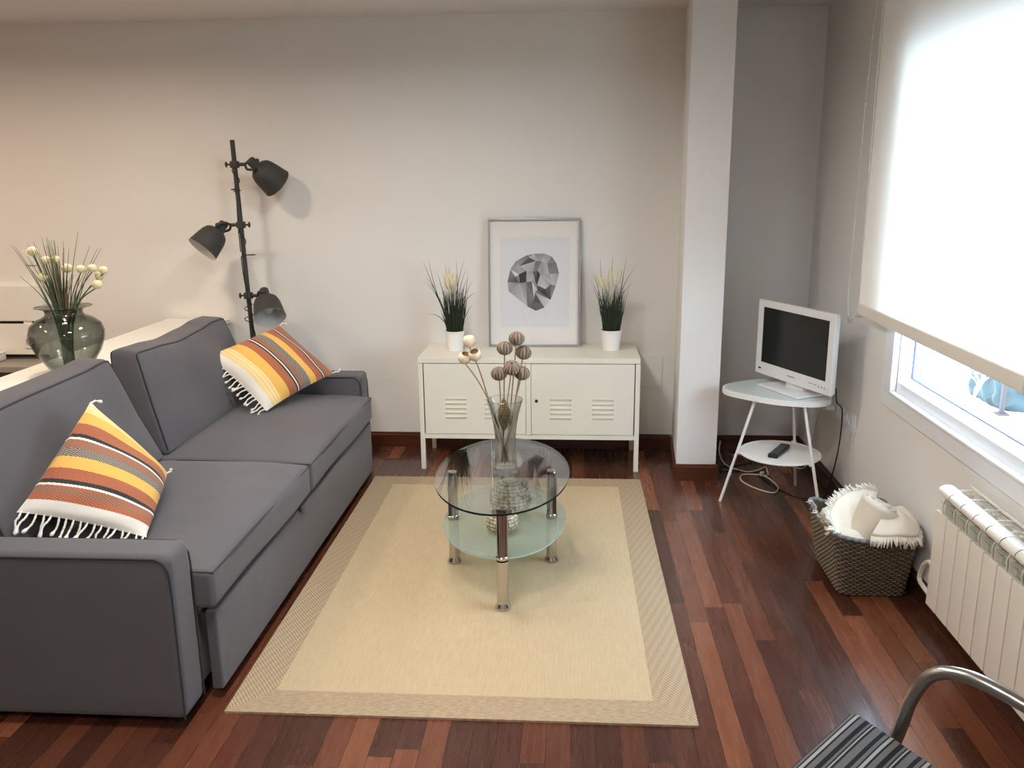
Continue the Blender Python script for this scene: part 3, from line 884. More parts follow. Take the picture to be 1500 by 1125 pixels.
wind(0.84, 0.79, 36.5, 43.0, 0.036, 18, 0.004); wind(0.77, 0.12, 43.0, 55.0, 0.0165, 30)
m = MB(); m.tube(spline(cp_, 2), 0.0026, 7)
m.build('cord', M['cable_k'], lamp, smooth=180)
def spot(z, sgn, hd, axis, name=None):
    """clamp on the pole at height z, side sgn; shade neck position hd, opening direction axis"""
    p = pole_at(z)
    m = MB(); m.box(p + V((0, 0, 0)), (0.042, 0.036, 0.036), 0.004, 2); m.tube([p, p + V((sgn * 0.06, 0, 0))], 0.0095, 12)
    cl = m.build('clamp', M['lamp'], lamp)
    m = MB(); m.tube([p, p - V((sgn * 0.043, 0, 0))], 0.005, 8); m.box(p - V((sgn * 0.047, 0, 0)), (0.008, 0.008, 0.032), 0.003, 2); m.tube([p - V((sgn * 0.043, 0, 0)), p - V((sgn * 0.05, 0, 0))], 0.012, 10)
    m.build('knob', M['lamp'], cl)
    ax = V(axis).normalized()
    hd = V(hd)
    arm0 = p + V((sgn * 0.058, 0, 0))
    # yoke: two prongs curving from the clamp to both sides of the neck
    side = ax.cross(V((sgn, 0, 0))).normalized()
    if side.length < 0.1: side = V((0, 1, 0))
    piv = hd + ax * 0.012
    m = MB()
    for s in (-1, 1):
        q = piv + side * s * 0.034
        mid = arm0.lerp(piv, 0.35) + side * s * 0.036
        m.tube(spline([arm0, mid, q], 8), 0.007, 8)
        m.tube([q - side * s * 0.006, q + side * s * 0.008], 0.011, 12)
    m.build('yoke', M['lamp'], lamp, smooth=180)
    T = axis_matrix(ax)
    m = MB()
    outer = [(0, -0.030), (0.022, -0.030), (0.025, -0.026), (0.027, 0.018), (0.03, 0.024), (0.048, 0.032), (0.063, 0.046), (0.072, 0.068), (0.078, 0.10), (0.083, 0.135), (0.0865, 0.163), (0.0885, 0.166)]
    inner = [(0.0868, 0.1665), (0.0835, 0.160), (0.079, 0.132), (0.074, 0.10), (0.067, 0.07), (0.056, 0.048), (0.03, 0.036), (0, 0.034)]
    m.lathe(outer, hd, 48, 0, T)
    m.lathe([(0.0885, 0.166)] + inner, hd, 48, 1, T)
    sh = m.build('shade', [M['lamp'], M['lamp_in']], lamp, smooth=50)
    m = MB(); m.lathe([(0.0, 0.04), (0.018, 0.04), (0.02, 0.07), (0.03, 0.085), (0.032, 0.105), (0.02, 0.125), (0, 0.13)], hd, 24, 0, T)
    m.build('bulb', M['lamp_in'], sh, smooth=180)
spot(1.651, 1, (-0.893, -0.185, 1.653), (0.50, 0.55, -0.60))
spot(1.328, -1, (-1.108, -0.18, 1.318), (-0.50, -0.50, -0.70))
spot(0.936, 1, (-0.893, -0.18, 0.948), (0.34, -0.60, -0.72))

# ------------------------------------------------------------------ metal TV bench / locker cabinet
cab = thing('metal_cabinet', 'low cream white metal locker cabinet on four legs against the wall', 'cabinet', (0.595, -0.2, 0))
CW_, CD = 1.19, 0.40
TH = math.atan(-0.004)
m = MB(); m.box((CW_ / 2, -CD / 2, 0.616), (CW_, CD, 0.028), 0.002); m.build('top', M['cab'], cab)
m = MB()
m.box((0.0125, -CD / 2, 0.391), (0.025, CD, 0.418), 0.001); m.box((CW_ - 0.0125, -CD / 2, 0.391), (0.025, CD, 0.418), 0.001)
m.box((CW_ / 2, -CD / 2, 0.192), (CW_ - 0.05, CD, 0.024)); m.box((CW_ / 2, -0.006, 0.4), (CW_ - 0.05, 0.012, 0.4)); m.box((CW_ / 2, -CD + 0.006, 0.4), (0.026, 0.012, 0.40))
m.box((CW_ / 2, -CD / 2, 0.4), (0.02, CD - 0.02, 0.4))
m.build('carcass', M['cab'], cab)
m = MB(); m.box((CW_ / 2, -CD + 0.03, 0.40), (CW_ - 0.054, 0.004, 0.39)); m.build('gap_shade_sheet', M['gap'], cab)  # dark sheet behind the doors; shade of the door gaps put into its colour
DZ0, DZ1 = 0.2065, 0.5985
for (x0, x1, nm) in ((0.030, 0.580, 'L'), (0.610, 1.160, 'R')):
    m = MB(); y = -CD + 0.010
    xs = [x0, ]
    # door sheet with raised louvre slots built as grid holes: sheet pieces + louvres
    slots = []
    for fx in (0.31, 0.70) if nm == 'L' else (0.29, 0.70):
        xc = x0 + (x1 - x0) * fx
        slots.append((xc - 0.058, xc + 0.058))
    zc = [DZ0 + 0.083 + 0.026 * k for k in range(5)]
    m.box(((x0 + x1) / 2, y, (DZ0 + DZ1) / 2), (x1 - x0, 0.016, DZ1 - DZ0), 0.002)
    d = m.build('door', M['cab'], cab)
    for (a, b) in slots:
        m = MB()
        for z in zc:
            # pressed louvre: wedge opening downwards
            yf = y - 0.008
            vs = [(a, yf, z + 0.0145), (b, yf, z + 0.0145), (b - 0.002, yf - 0.0056, z + 0.0142), (a + 0.002, yf - 0.0056, z + 0.0142), (a, yf, z), (b, yf, z)]
            m.add([V(q) for q in vs], [[0, 3, 2, 1], [3, 4, 5, 2], [0, 4, 3], [1, 2, 5]])
        m.build('louvre_vent', M['cab'], d, smooth=0)
    if nm == 'R':
        m = MB(); m.lathe([(0.0085, 0), (0.0085, 0.004), (0.006, 0.005), (0, 0.005)], (x0 + 0.028, y - 0.008, 0.395), 20, T=axis_matrix((0, -1, 0)))
        m.build('lock', M['black'], d)
for (x, y) in ((0.0125, -CD + 0.0125), (CW_ - 0.0125, -CD + 0.0125), (0.0125, -0.0125), (CW_ - 0.0125, -0.0125)):
    MB().box((x, y, 0.0915), (0.0248, 0.0248, 0.183), 0.001).build('leg', M['cab'], cab)
cab.rotation_euler = (0, 0, 0)

# ------------------------------------------------------------------ framed print
fr = thing('framed_print', 'silver framed print of a grey faceted shape leaning on the wall above the cabinet', 'picture', (0.612, -0.06, 0.63))
# frame plane: bottom at y=-0.067, top at y=-0.012
FB, FT = V((0.6125, -0.067, 0.6305)), V((0.6125, -0.014, 1.344))
up = (FT - FB).normalized(); rt = V((1, 0, 0)); nn = rt.cross(up).normalized()   # nn points to the room (-y)
FH = (FT - FB).length; FW = 0.516
MT = Matrix(((rt.x, up.x, -nn.x if False else nn.x, FB.x), (rt.y, up.y, nn.y, FB.y), (rt.z, up.z, nn.z, FB.z), (0, 0, 0, 1)))
if nn.y > 0:
    MT = Matrix(((rt.x, up.x, -nn.x, FB.x), (rt.y, up.y, -nn.y, FB.y), (rt.z, up.z, -nn.z, FB.z), (0, 0, 0, 1)))
# local: x right, y up the frame, z towards the room
m = MB(); b = 0.010
for (cx, cy, dx, dy) in ((0, b / 2, FW, b), (0, FH - b / 2, FW, b), (-FW / 2 + b / 2, FH / 2, b, FH - 2 * b), (FW / 2 - b / 2, FH / 2, b, FH - 2 * b)):
    m.box((cx, cy, 0.0), (dx, dy, 0.022), 0.0015, T=MT)
m.build('frame', M['alu'], fr)
MB().box((0, FH / 2, -0.007), (FW - 0.016, FH - 0.016, 0.004), T=MT).build('backing_board', M['mat'], fr, smooth=0)
mo = MB()
wi, hi = 0.392, 0.500
x0, x1, y0, y1 = -0.192, 0.198, 0.108, 0.612
for (cx, cy, dx, dy) in (((0), y0 / 2 + 0.004, FW - 0.018, y0 - 0.008), (0, (y1 + FH) / 2 - 0.004, FW - 0.018, FH - y1 - 0.008), ((x0 - FW / 2) / 2 + 0.004, (y0 + y1) / 2, FW / 2 + x0 - 0.009, y1 - y0), ((x1 + FW / 2) / 2 - 0.004, (y0 + y1) / 2, FW / 2 - x1 - 0.009, y1 - y0)):
    mo.box((cx, cy, -0.003), (dx, dy, 0.003), T=MT)
mo.build('mat_board', M['mat'], fr, smooth=0)
pr_ = MB().box(((x0 + x1) / 2, (y0 + y1) / 2, -0.0045), (x1 - x0 + 0.006, y1 - y0 + 0.006, 0.001), T=MT).build('paper', M['paper'], fr, smooth=0)
# faceted drawing: points measured in picture-crop pixels (u,v) -> frame coordinates
def fp_(u, v):
    return ((u - 442) / 720 * FW, (1060 - v) / 1005 * FH)
G = {'a': (300, 385), 'b': (385, 340), 'c': (445, 328), 'd': (520, 327), 'e': (580, 350), 'f': (615, 400), 'g': (637, 480), 'h': (612, 580), 'i': (572, 690), 'j': (525, 750), 'k': (455, 777), 'l': (388, 742), 'm': (240, 622), 'n': (232, 550), 'o': (255, 450),
     'p': (322, 488), 'q': (382, 462), 'r': (380, 550), 's': (330, 558), 't': (330, 424), 'u': (400, 355), 'v': (432, 470), 'w': (470, 460), 'x': (450, 545), 'y': (465, 575), 'z': (490, 490), 'A': (468, 610), 'B': (530, 605), 'C': (572, 568), 'D': (450, 632), 'E': (500, 720), 'F': (425, 545), 'G': (440, 690), 'H': (500, 385), 'I': (455, 385), 'J': (545, 400), 'K': (560, 490)}
FACES = [('oatp', .62), ('aub', .45), ('atu', .55), ('buc', .5), ('cuI', .72), ('cIHd', .62), ('dHJe', .66), ('eJf', .5), ('fJKg', .42), ('JHzK', .68), ('HIvw', .4), ('Hwz', .62), ('utI', .25), ('tIvq', .68), ('tqp', .6), ('onps', .5), ('nms', .55), ('pqrs', .14), ('qvFr', .6), ('vwx', .3), ('vxF', .66), ('wzy', .12), ('wyx', .16),
         ('zKhC', .7), ('zCBy', .72), ('gKh', .66), ('yBA', .25), ('hCi', .5), ('CBi', .3), ('ABi', .22), ('AiD', .4), ('DijE', .85), ('sml', .7), ('srl', .6), ('rlG', .42), ('rFG', .35), ('FxyA', .5), ('FAD', .75), ('FDG', .8), ('GDE', .3), ('lGk', .3), ('GEjk', .34)]
m = MB(); cols = []
rnd = random.Random(2)
for f, s in FACES:
    vs = []
    for k, cch in enumerate(f):
        x, y = fp_(*G[cch]); vs.append(V((x, y, -0.0033)))
        t = max(0.02, min(0.95, s * (0.72 + 0.5 * ((k * 37 + len(f) * 13 + ord(f[0])) % 10) / 10)))
        v = t ** 1.6
        cols.append((v, v, v * 1.04))
    m.add(vs, [list(range(len(vs)))], T=MT)
m.build('printed_facets', M['print'], fr, smooth=0, cols=cols)
MB().box((0, FH / 2, 0.003), (FW - 0.018, FH - 0.018, 0.0015), T=MT).build('picture_glass', M['picglass'], fr, smooth=0)

# ------------------------------------------------------------------ potted grasses
def blade(m, base, tip, bend, w, n=7, mi=0):
    base, tip = V(base), V(tip)
    d = tip - base
    sd = d.cross(V((0, -1, 0.2))).normalized() if d.cross(V((0, -1, 0.2))).length > 1e-5 else V((1, 0, 0))
    vs = []; fs = []
    for i in range(n + 1):
        f = i / n
        p = base + d * f + V((bend[0], bend[1], bend[2])) * (4 * f * (1 - f))
        ww = w * (1 - f) ** 0.7 * (0.55 + 0.45 * min(1, f * 4)) if f < 1 else 0.0003
        up_ = V((0, -0.25 * ww, 0))
        vs += [p - sd * ww / 2, p + up_, p + sd * ww / 2]
    for i in range(n):
        a = i * 3; b_ = a + 3
        fs += [[a, a + 1, b_ + 1, b_], [a + 1, a + 2, b_ + 2, b_ + 1]]
    m.add(vs, fs, mi)

def potted(x, y, label, seed, arcs, plumes, rt_, rb_):
    z0 = 0.6305
    t = thing('potted_grass', label, 'plant', (x, y, z0), 'potted artificial grasses on the cabinet')
    m = MB()
    h = 0.112
    prof = [(0, 0), (rb_, 0), (rb_ + 0.0015, 0.003)]
    for k in range(1, 12):
        f = k / 12; r = rb_ + (rt_ - rb_) * f
        prof.append((r + (0.0009 if k in (3, 5, 7) else 0), h * f))
    prof += [(rt_ + 0.001, h - 0.004), (rt_ + 0.003, h - 0.002), (rt_ + 0.002, h), (rt_ - 0.003, h), (rt_ - 0.005, h - 0.012), (0, h - 0.012)]
    m.lathe(prof, (x, y, z0), 40); m.build('pot', M['pot'], t, smooth=50)
    m = MB(); m.lathe([(0, 0.004), (rt_ - 0.006, 0)], (x, y, z0 + h - 0.011), 30); m.build('soil', M['black'], t)
    rnd = random.Random(seed); m = MB()
    zb = z0 + h - 0.01
    for k in range(150):
        a = rnd.uniform(0, 2 * pi); r = (rt_ - 0.010) * sqrt(rnd.random())
        bx, by = x + r * cos(a), y + r * sin(a)
        Lh = rnd.uniform(0.12, 0.27); sp = rnd.uniform(0.0, 0.032)
        blade(m, (bx, by, zb), (bx + cos(a) * sp * 1.3 + rnd.uniform(-.012, .012), by + sin(a) * sp, zb + Lh), (rnd.uniform(-.006, .006), 0, 0), rnd.uniform(0.004, 0.007), 5)
    for (dx, dz, bx_, bz_) in arcs:
        b0 = (x + dx * 0.12 + rnd.uniform(-.01, .01), y + rnd.uniform(-.02, .02), zb)
        blade(m, b0, (x + dx, y + rnd.uniform(-.05, .05), z0 + h + dz), (bx_, 0, bz_), 0.0058, 10)
    m.build('grass_blades', M['leaf'], t, smooth=180)
    for (dx, dz, s, ln) in plumes:
        m = MB(); base = V((x + dx * 0.6, y - 0.012, z0 + h + dz)); 
        prof = [(0.002, -0.10), (0.003, -0.01), (0.008 * s, 0.0), (0.012 * s, ln * 0.3), (0.011 * s, ln * 0.6), (0.006 * s, ln * 0.88), (0.0, ln)]
        m.lathe(prof, base, 14, T=axis_matrix((dx * 1.6, -0.05, 0.3)), rf=lambda a, z: 1 + 0.18 * sin(a * 5 + z * 150))
        m.build('plume', M['plume'], t, smooth=180)
k_ = 0.00362  # metres per crop pixel of the two plant crops is handled by hand below
potted(0.176, -0.187, 'artificial grass in a white pot on the cabinet, left of the framed print', 11,
       [(-0.160, 0.385, -0.02, 0.05), (-0.125, 0.39, -0.02, 0.03), (-0.155, 0.30, -0.01, 0.055), (-0.15, 0.275, 0, 0.05), (-0.14, 0.09, 0.0, 0.035), (0.01, 0.40, 0.01, 0), (0.07, 0.40, -0.02, 0.02), (0.08, 0.35, -0.02, 0.02), (0.082, 0.33, 0.01, 0.01),
        (0.10, 0.27, -0.01, 0.02), (0.135, 0.22, -0.02, 0.04), (0.11, 0.16, -0.005, 0), (0.055, 0.13, 0.01, 0), (-0.062, 0.13, 0, 0.02), (-0.06, 0.10, 0, 0), (-0.09, 0.33, 0.0, 0.04), (0.085, 0.30, -0.01, 0.03), (0.06, 0.10, 0, 0)],
       [(-0.042, 0.235, 1.25, 0.10), (-0.012, 0.24, 1.15, 0.085), (0.012, 0.24, 1.1, 0.085), (-0.03, 0.27, 1.1, 0.10)], 0.0545, 0.042)
potted(1.044, -0.154, 'artificial grass in a white pot on the cabinet, right of the framed print', 23,
       [(-0.105, 0.31, 0, 0.03), (-0.115, 0.27, 0, 0.035), (-0.065, 0.39, -0.01, 0.02), (0.004, 0.42, -0.004, 0), (0.075, 0.405, 0.0, 0.0), (0.125, 0.335, -0.02, 0.035), (0.115, 0.255, -0.02, 0.03), (0.08, 0.11, 0, 0), (-0.075, 0.10, 0.01, 0),
        (0.055, 0.17, 0.005, 0), (-0.11, 0.24, 0, 0.02), (0.03, 0.34, 0.0, 0), (0.06, 0.30, 0, 0.0), (-0.02, 0.33, 0, 0), (-0.04, 0.3, 0, 0), (0.07, 0.24, 0, 0)],
       [(-0.085, 0.235, 1.2, 0.085), (-0.012, 0.24, 1.2, 0.11), (0.045, 0.255, 1.0, 0.085), (-0.055, 0.24, 1.0, 0.07)], 0.0575, 0.044)

# ------------------------------------------------------------------ rug
rg = thing('rug', 'straw coloured flatweave rug with a darker woven border under the glass table', 'rug', (0.48, -1.58, 0))
RO = V((-0.2265, -0.5431, 0)); ra = 0.0049; RW, RL = 1.418, 2.078
def rp(x, y, z): return V((RO.x + x * cos(ra) - y * sin(ra), RO.y + x * sin(ra) + y * cos(ra), z))
bw, be = 0.122, 0.115
def slab(pts, z0, z1, name, mat, parent):
    m = MB(); m.prism([(rp(a, b_, 0).x, rp(a, b_, 0).y) for a, b_ in pts], z0, z1); return m.build(name, mat, parent, smooth=0)
slab([(bw, -RL + be), (RW - bw, -RL + be), (RW - bw, -be), (bw, -be)], 0.0005, 0.0075, 'field', M['rug'], rg)
slab([(0, -RL), (bw, -RL + be), (bw, -be), (0, 0)], 0.0005, 0.0082, 'border_strip', M['rug_side'], rg)
slab([(RW - bw, -RL + be), (RW, -RL), (RW, 0), (RW - bw, -be)], 0.0005, 0.0082, 'border_strip', M['rug_side'], rg)
slab([(0, -RL), (RW, -RL), (RW - bw, -RL + be), (bw, -RL + be)], 0.0005, 0.0082, 'border_strip', M['rug_end'], rg)
slab([(bw, -be), (RW - bw, -be), (RW, 0), (0, 0)], 0.0005, 0.0082, 'border_strip', M['rug_end'], rg)

# ------------------------------------------------------------------ oval glass coffee table
TCX, TCY = 0.548, -1.545
ct = thing('coffee_table', 'oval two-tier glass coffee table with chrome legs standing on the rug', 'table', (TCX, TCY, 0.008))
def oval(cx, cy, a, b_, n=96): return [(cx + a * cos(2 * pi * k / n), cy + b_ * sin(2 * pi * k / n)) for k in range(n)]
TZ = 0.402
m = MB(); m.prism(oval(TCX, TCY, 0.272, 0.454), TZ - 0.008, TZ, 0, ms=1); m.build('glass_top', [M['tglass'], M['tedge']], ct, smooth=40)
SZ = 0.206
m = MB(); m.prism(oval(0.556, -1.555, 0.250, 0.388), SZ - 0.006, SZ, 0, ms=1); m.build('glass_shelf', [M['fglass'], M['fedge']], ct, smooth=40)
for (x, y) in ((0.343, -1.566), (0.747, -1.535), (0.576, -1.949), (0.524, -1.150)):
    z = 0.008
    m = MB()
    m.lathe([(0, 0), (0.029, 0), (0.030, 0.003), (0.029, 0.010), (0.0225, 0.022), (0.0215, 0.03), (0.0215, SZ - 0.006 - z)], (x, y, z), 32)
    m.lathe([(0.0215, 0), (0.0225, 0.002), (0.024, 0.004), (0.024, 0.010), (0.0215, 0.012), (0.0205, 0.016), (0.0205, TZ - 0.008 - SZ - 0.0005)], (x, y, SZ), 32)
    lg = m.build('leg', M['chrome'], ct, smooth=40)
    m = MB(); m.lathe([(0.019, 0), (0.019, 0.0035), (0.015, 0.005), (0, 0.005)], (x, y, TZ), 32); m.build('leg_cap', M['chrome'], lg, smooth=40)

# clear flared vase
VX, VY, VZ = 0.560, -1.545, TZ
vs_ = thing('clear_vase', 'tall clear glass vase with a flared rim standing on the glass table', 'vase', (VX, VY, VZ))
out_ = [(0.0, 0.0), (0.044, 0.0), (0.049, 0.004), (0.0495, 0.012), (0.0475, 0.03), (0.0435, 0.06), (0.041, 0.11), (0.0425, 0.155), (0.0475, 0.20), (0.056, 0.243), (0.069, 0.290), (0.0735, 0.304)]
inn = [(0.0725, 0.3055), (0.067, 0.291), (0.053, 0.243), (0.044, 0.20), (0.0385, 0.155), (0.037, 0.11), (0.0395, 0.06), (0.042, 0.04), (0.036, 0.034), (0, 0.033)]
m = MB(); m.lathe(out_ + inn, (VX, VY, VZ), 64); m.build('vase_body', M['vglass'], vs_, smooth=50)
# willow sticks: ball stems and pod stems
def stick_path(foot, head): 
    a, b_ = V(foot), V(head)
    return spline([a, a.lerp(b_, 0.5) + V((random.uniform(-.003, .003), random.uniform(-.003, .003), 0)), b_], 5)
def inside(px, pz):   # foot of a stick near vase bottom
    return V((VX + px, VY + pz, VZ + 0.038))
def raffia_ball(m, c, r, ax, seed):
    rnd = random.Random(seed); T = Matrix.Translation(V(c)) @ axis_matrix(ax)
    cols = []
    n0 = len(m.v)
    K = 15
    ph = [rnd.uniform(-0.5, 0.5) for _ in range(K)]
    def fn(u, v):
        a = 2 * pi * u; th = pi * (0.04 + 0.92 * v)
        k = u * K
        rib = abs(sin(pi * (k + 0.5 * ph[int(k) % K] * sin(th * 2))))
        rr = r * (0.88 + 0.13 * rib ** 0.7)
        z = -cos(th) * r * 0.86
        return V((rr * sin(th) * cos(a), rr * sin(th) * sin(a), z))
    NU, NV = K * 6, 16
    m.grid(fn, NU, NV, cu=True, T=T)
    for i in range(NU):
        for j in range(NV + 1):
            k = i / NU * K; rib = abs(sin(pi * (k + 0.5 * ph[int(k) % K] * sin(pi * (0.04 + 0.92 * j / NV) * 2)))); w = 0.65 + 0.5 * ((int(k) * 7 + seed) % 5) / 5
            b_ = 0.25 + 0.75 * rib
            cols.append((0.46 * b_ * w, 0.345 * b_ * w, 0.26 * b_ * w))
    return cols
HY = VY  # heads lean out around the vase axis
balls = [((0.608, -1.515, 0.947), 'highest brown raffia ball on a stick in the clear vase'), ((0.560, -1.515, 0.908), 'upper left brown raffia ball on a stick in the clear vase'), ((0.634, -1.505, 0.888), 'upper right brown raffia ball on a stick in the clear vase'),
         ((0.591, -1.575, 0.842), 'central brown raffia ball facing front on a stick in the clear vase'), ((0.539, -1.55, 0.812), 'lowest left brown raffia ball on a stick in the clear vase'), ((0.629, -1.535, 0.811), 'lowest right brown raffia ball on a stick in the clear vase')]
feet = [(0.004, 0.01), (-0.012, 0.012), (-0.004, -0.012), (-0.018, -0.006), (0.000, 0.004), (-0.014, 0.0)]
for k, (h_, lb) in enumerate(balls):
    h_ = V(h_); f_ = inside(*feet[k])
    t = thing('raffia_ball_stem', lb, 'dried decoration', tuple(f_), 'raffia ball stems in the clear vase')
    d = (h_ - f_).normalized()
    m = MB(); m.tube(stick_path(f_, h_ - d * 0.022), 0.0026, 8); m.build('stick', M['stick'], t)
    m = MB(); ax = d if k != 3 else (d + V((0, -0.8, 0.1)))
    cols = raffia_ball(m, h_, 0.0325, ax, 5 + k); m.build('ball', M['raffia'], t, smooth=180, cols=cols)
pods = [((0.418, -1.505, 0.934), 'highest cream pod cup on a stick at the left of the clear vase'), ((0.402, -1.54, 0.873), 'lower left cream pod cup on a stick in the clear vase'), ((0.445, -1.545, 0.886), 'lower right cream pod cup on a stick in the clear vase')]
pfeet = [(0.006, 0.012), (0.014, 0.0), (0.016, -0.010)]
for k, (h_, lb) in enumerate(pods):
    h_ = V(h_); f_ = inside(*pfeet[k])
    # the stick bends over the rim on the left side
    rim = V((VX - 0.0610, VY + 0.008 * (1 - k), VZ + 0.288))
    t = thing('pod_cup_stem', lb, 'dried decoration', tuple(f_), 'pod cup stems in the clear vase')
    d = (h_ - f_).normalized()
    m = MB(); m.tube(spline([f_, f_.lerp(rim, 0.5) + V((0.004, 0, 0)), rim, rim.lerp(h_, 0.5) + V((0, 0, 0.004)), h_ - V((0, 0, 0.02))], 6), 0.0024, 8); m.build('stick', M['stick'], t)
    m = MB(); ax = V((0.10 if k else 0.0, 0.10 if k == 0 else -0.15, 1.0)) if k != 2 else V((-0.35, -0.2, 1))
    ax = [V((0.1, -0.3, 1)), V((0.35, -0.35, 1)), V((-0.15, -0.55, 1))][k] if k else V((-0.15, 0.45, 1))
    T = axis_matrix(ax)
    o_ = [(0, -0.0245), (0.012, -0.023), (0.022, -0.014), (0.0265, 0.0), (0.025, 0.011), (0.0195, 0.019), (0.018, 0.0205)]
    i_ = [(0.0165, 0.0195), (0.021, 0.010), (0.022, 0), (0.018, -0.012), (0, -0.018)]
    m.lathe(o_, h_, 32, 0, T); m.lathe([(0.018, 0.0205)] + i_, h_, 32, 1, T)
    m.build('cup', [M['pod'], M['podin']], t, smooth=60)
# short gold wicker bulb hanging inside the vase rim
t = thing('wicker_bulb', 'small golden wicker bulb caught inside the rim of the clear vase', 'dried decoration', (VX - 0.002, VY + 0.004, VZ + 0.13))
m = MB(); cols = []
def wk(c, prof, NA, rows, colA, colB, amp, T=None, tw=1.0, th=0):
    n = len(m.v)
    NU, NV = NA * 4, rows * 4
    def at_(v):
        x = v * (len(prof) - 1); i = min(int(x), len(prof) - 2); f = x - i
        return (prof[i][0] * (1 - f) + prof[i + 1][0] * f, prof[i][1] * (1 - f) + prof[i + 1][1] * f)
    def wv(u, v):
        row = int(v * rows)
        return abs(sin(pi * (u * NA + 0.5 * (row % 2) + tw * v))) * (abs(sin(pi * v * rows)) ** 0.6)
    def fn(u, v):
        r, z = at_(v); a = 2 * pi * u; r += amp * wv(u, v)
        return V((r * cos(a), r * sin(a), z))
    m.grid(fn, NU, NV, cu=True, T=Matrix.Translation(V(c)) if T is None else Matrix.Translation(V(c)) @ T)
    for i in range(NU):
        for j in range(NV + 1):
            w = wv(i / NU, j / NV); q = ((i // 4) * 13 + (j // 4) * 7) % 9 / 9
            s = (0.34 + 0.66 * w) * (0.85 + 0.35 * q)  # colour darkens in the weave gaps, painted shade between strands
            cA, cB = colA, colB
            cols.append(tuple((cA[x] * (1 - q) + cB[x] * q) * s for x in range(3)))
wk((VX - 0.004, VY + 0.002, VZ + 0.240), [(0.002, -0.064), (0.012, -0.052), (0.022, -0.026), (0.0235, 0.0), (0.020, 0.024), (0.012, 0.046), (0.003, 0.066)], 12, 12, (0.42, 0.30, 0.13), (0.62, 0.46, 0.22), 0.002)
m.build('wicker_shell', M['seagrass'], t, smooth=180, cols=cols)

# seagrass pots on the lower shelf
def seapot(x, y, label, prof, lidprof=None):
    global m, cols
    t = thing('seagrass_pot', label, 'basket', (x, y, SZ))
    m = MB(); cols = []
    wk((x, y, SZ), prof, 26, 9, (0.74, 0.60, 0.40), (1.0, 0.92, 0.72), 0.005, tw=5.0)
    m.build('pot_body', M['seagrass'], t, smooth=180, cols=cols)
    if lidprof:
        m = MB(); cols = []
        wk((x, y, SZ), lidprof, 26, 7, (0.78, 0.68, 0.50), (1.0, 0.95, 0.80), 0.005, tw=5.0)
        m.build('lid', M['seagrass'], t, smooth=180, cols=cols)
    else:
        m = MB(); cols = []
        r1 = prof[-1][0]
        wk((x, y, SZ), [(0.001, 0.012), (r1 * 0.9, 0.014), (r1 * 1.12, 0.03), (r1 * 0.98, prof[-1][1] - 0.006), (r1, prof[-1][1])], 24, 10, (0.30, 0.22, 0.12), (0.40, 0.30, 0.17), 0.002, tw=3.0)
        m.build('pot_lining', M['seagrass'], t, smooth=180, cols=cols)
seapot(0.573, -1.475, 'larger round lidded seagrass pot on the frosted shelf of the glass table', [(0.001, 0.002), (0.055, 0.001), (0.075, 0.02), (0.086, 0.05), (0.083, 0.078), (0.077, 0.088)], [(0.081, 0.088), (0.081, 0.094), (0.070, 0.112), (0.045, 0.126), (0.018, 0.132), (0.001, 0.133)])
seapot(0.553, -1.688, 'smaller open seagrass pot on the frosted shelf, in front of the lidded one', [(0.001, 0.002), (0.042, 0.001), (0.058, 0.018), (0.064, 0.04), (0.058, 0.062), (0.045, 0.076), (0.043, 0.080)])

# ------------------------------------------------------------------ smoked vase on the sideboard
SVX, SVY, SVZ = -1.302, -1.42, CZ
sv = thing('smoked_vase', 'large smoked glass belly vase standing on the white sideboard', 'vase', (SVX, SVY, SVZ))
so_ = [(0.0, 0.0), (0.062, 0.0), (0.072, 0.006), (0.095, 0.04), (0.128, 0.095), (0.146, 0.145), (0.1475, 0.175), (0.137, 0.208), (0.108, 0.232), (0.082, 0.243), (0.073, 0.252), (0.073, 0.265), (0.082, 0.275), (0.108, 0.283), (0.1125, 0.284)]
si_ = [(0.1115, 0.2855), (0.081, 0.278), (0.0695, 0.267), (0.0695, 0.250), (0.079, 0.239), (0.106, 0.228), (0.133, 0.206), (0.1435, 0.175), (0.142, 0.146), (0.124, 0.097), (0.091, 0.043), (0.066, 0.016), (0, 0.014)]
m = MB(); m.lathe(so_ + si_, (SVX, SVY, SVZ), 72); m.build('vase_body', M['smoke'], sv, smooth=180)
neck = V((SVX - 0.003, SVY, SVZ + 0.262))
tipsg = [(-1.462, 1.321), (-1.363, 1.348), (-1.316, 1.351), (-1.301, 1.312), (-1.196, 1.37), (-1.174, 1.311), (-1.141, 1.297), (-1.096, 1.305)]
def foot_pt(rnd): return V((SVX + rnd.uniform(-.02, .02), SVY + rnd.uniform(-.02, .02), SVZ + 0.022))
def stem_curve(f, t_):
    nk = neck + V(((t_.x - neck.x) * 0.28, (t_.y - neck.y) * 0.2, 0))
    return spline([f, f.lerp(nk, 0.55) + V(((nk.x - f.x) * -0.15, 0, 0)), nk, nk.lerp(t_, 0.5) + V(((t_.x - nk.x) * -0.06, 0, 0.01)), t_], 6)
rnd = random.Random(31)
t = thing('onion_grass_bunch', 'spray of green and brown onion grass standing in the smoked vase', 'artificial grass', tuple(neck - V((0, 0, 0.24))))
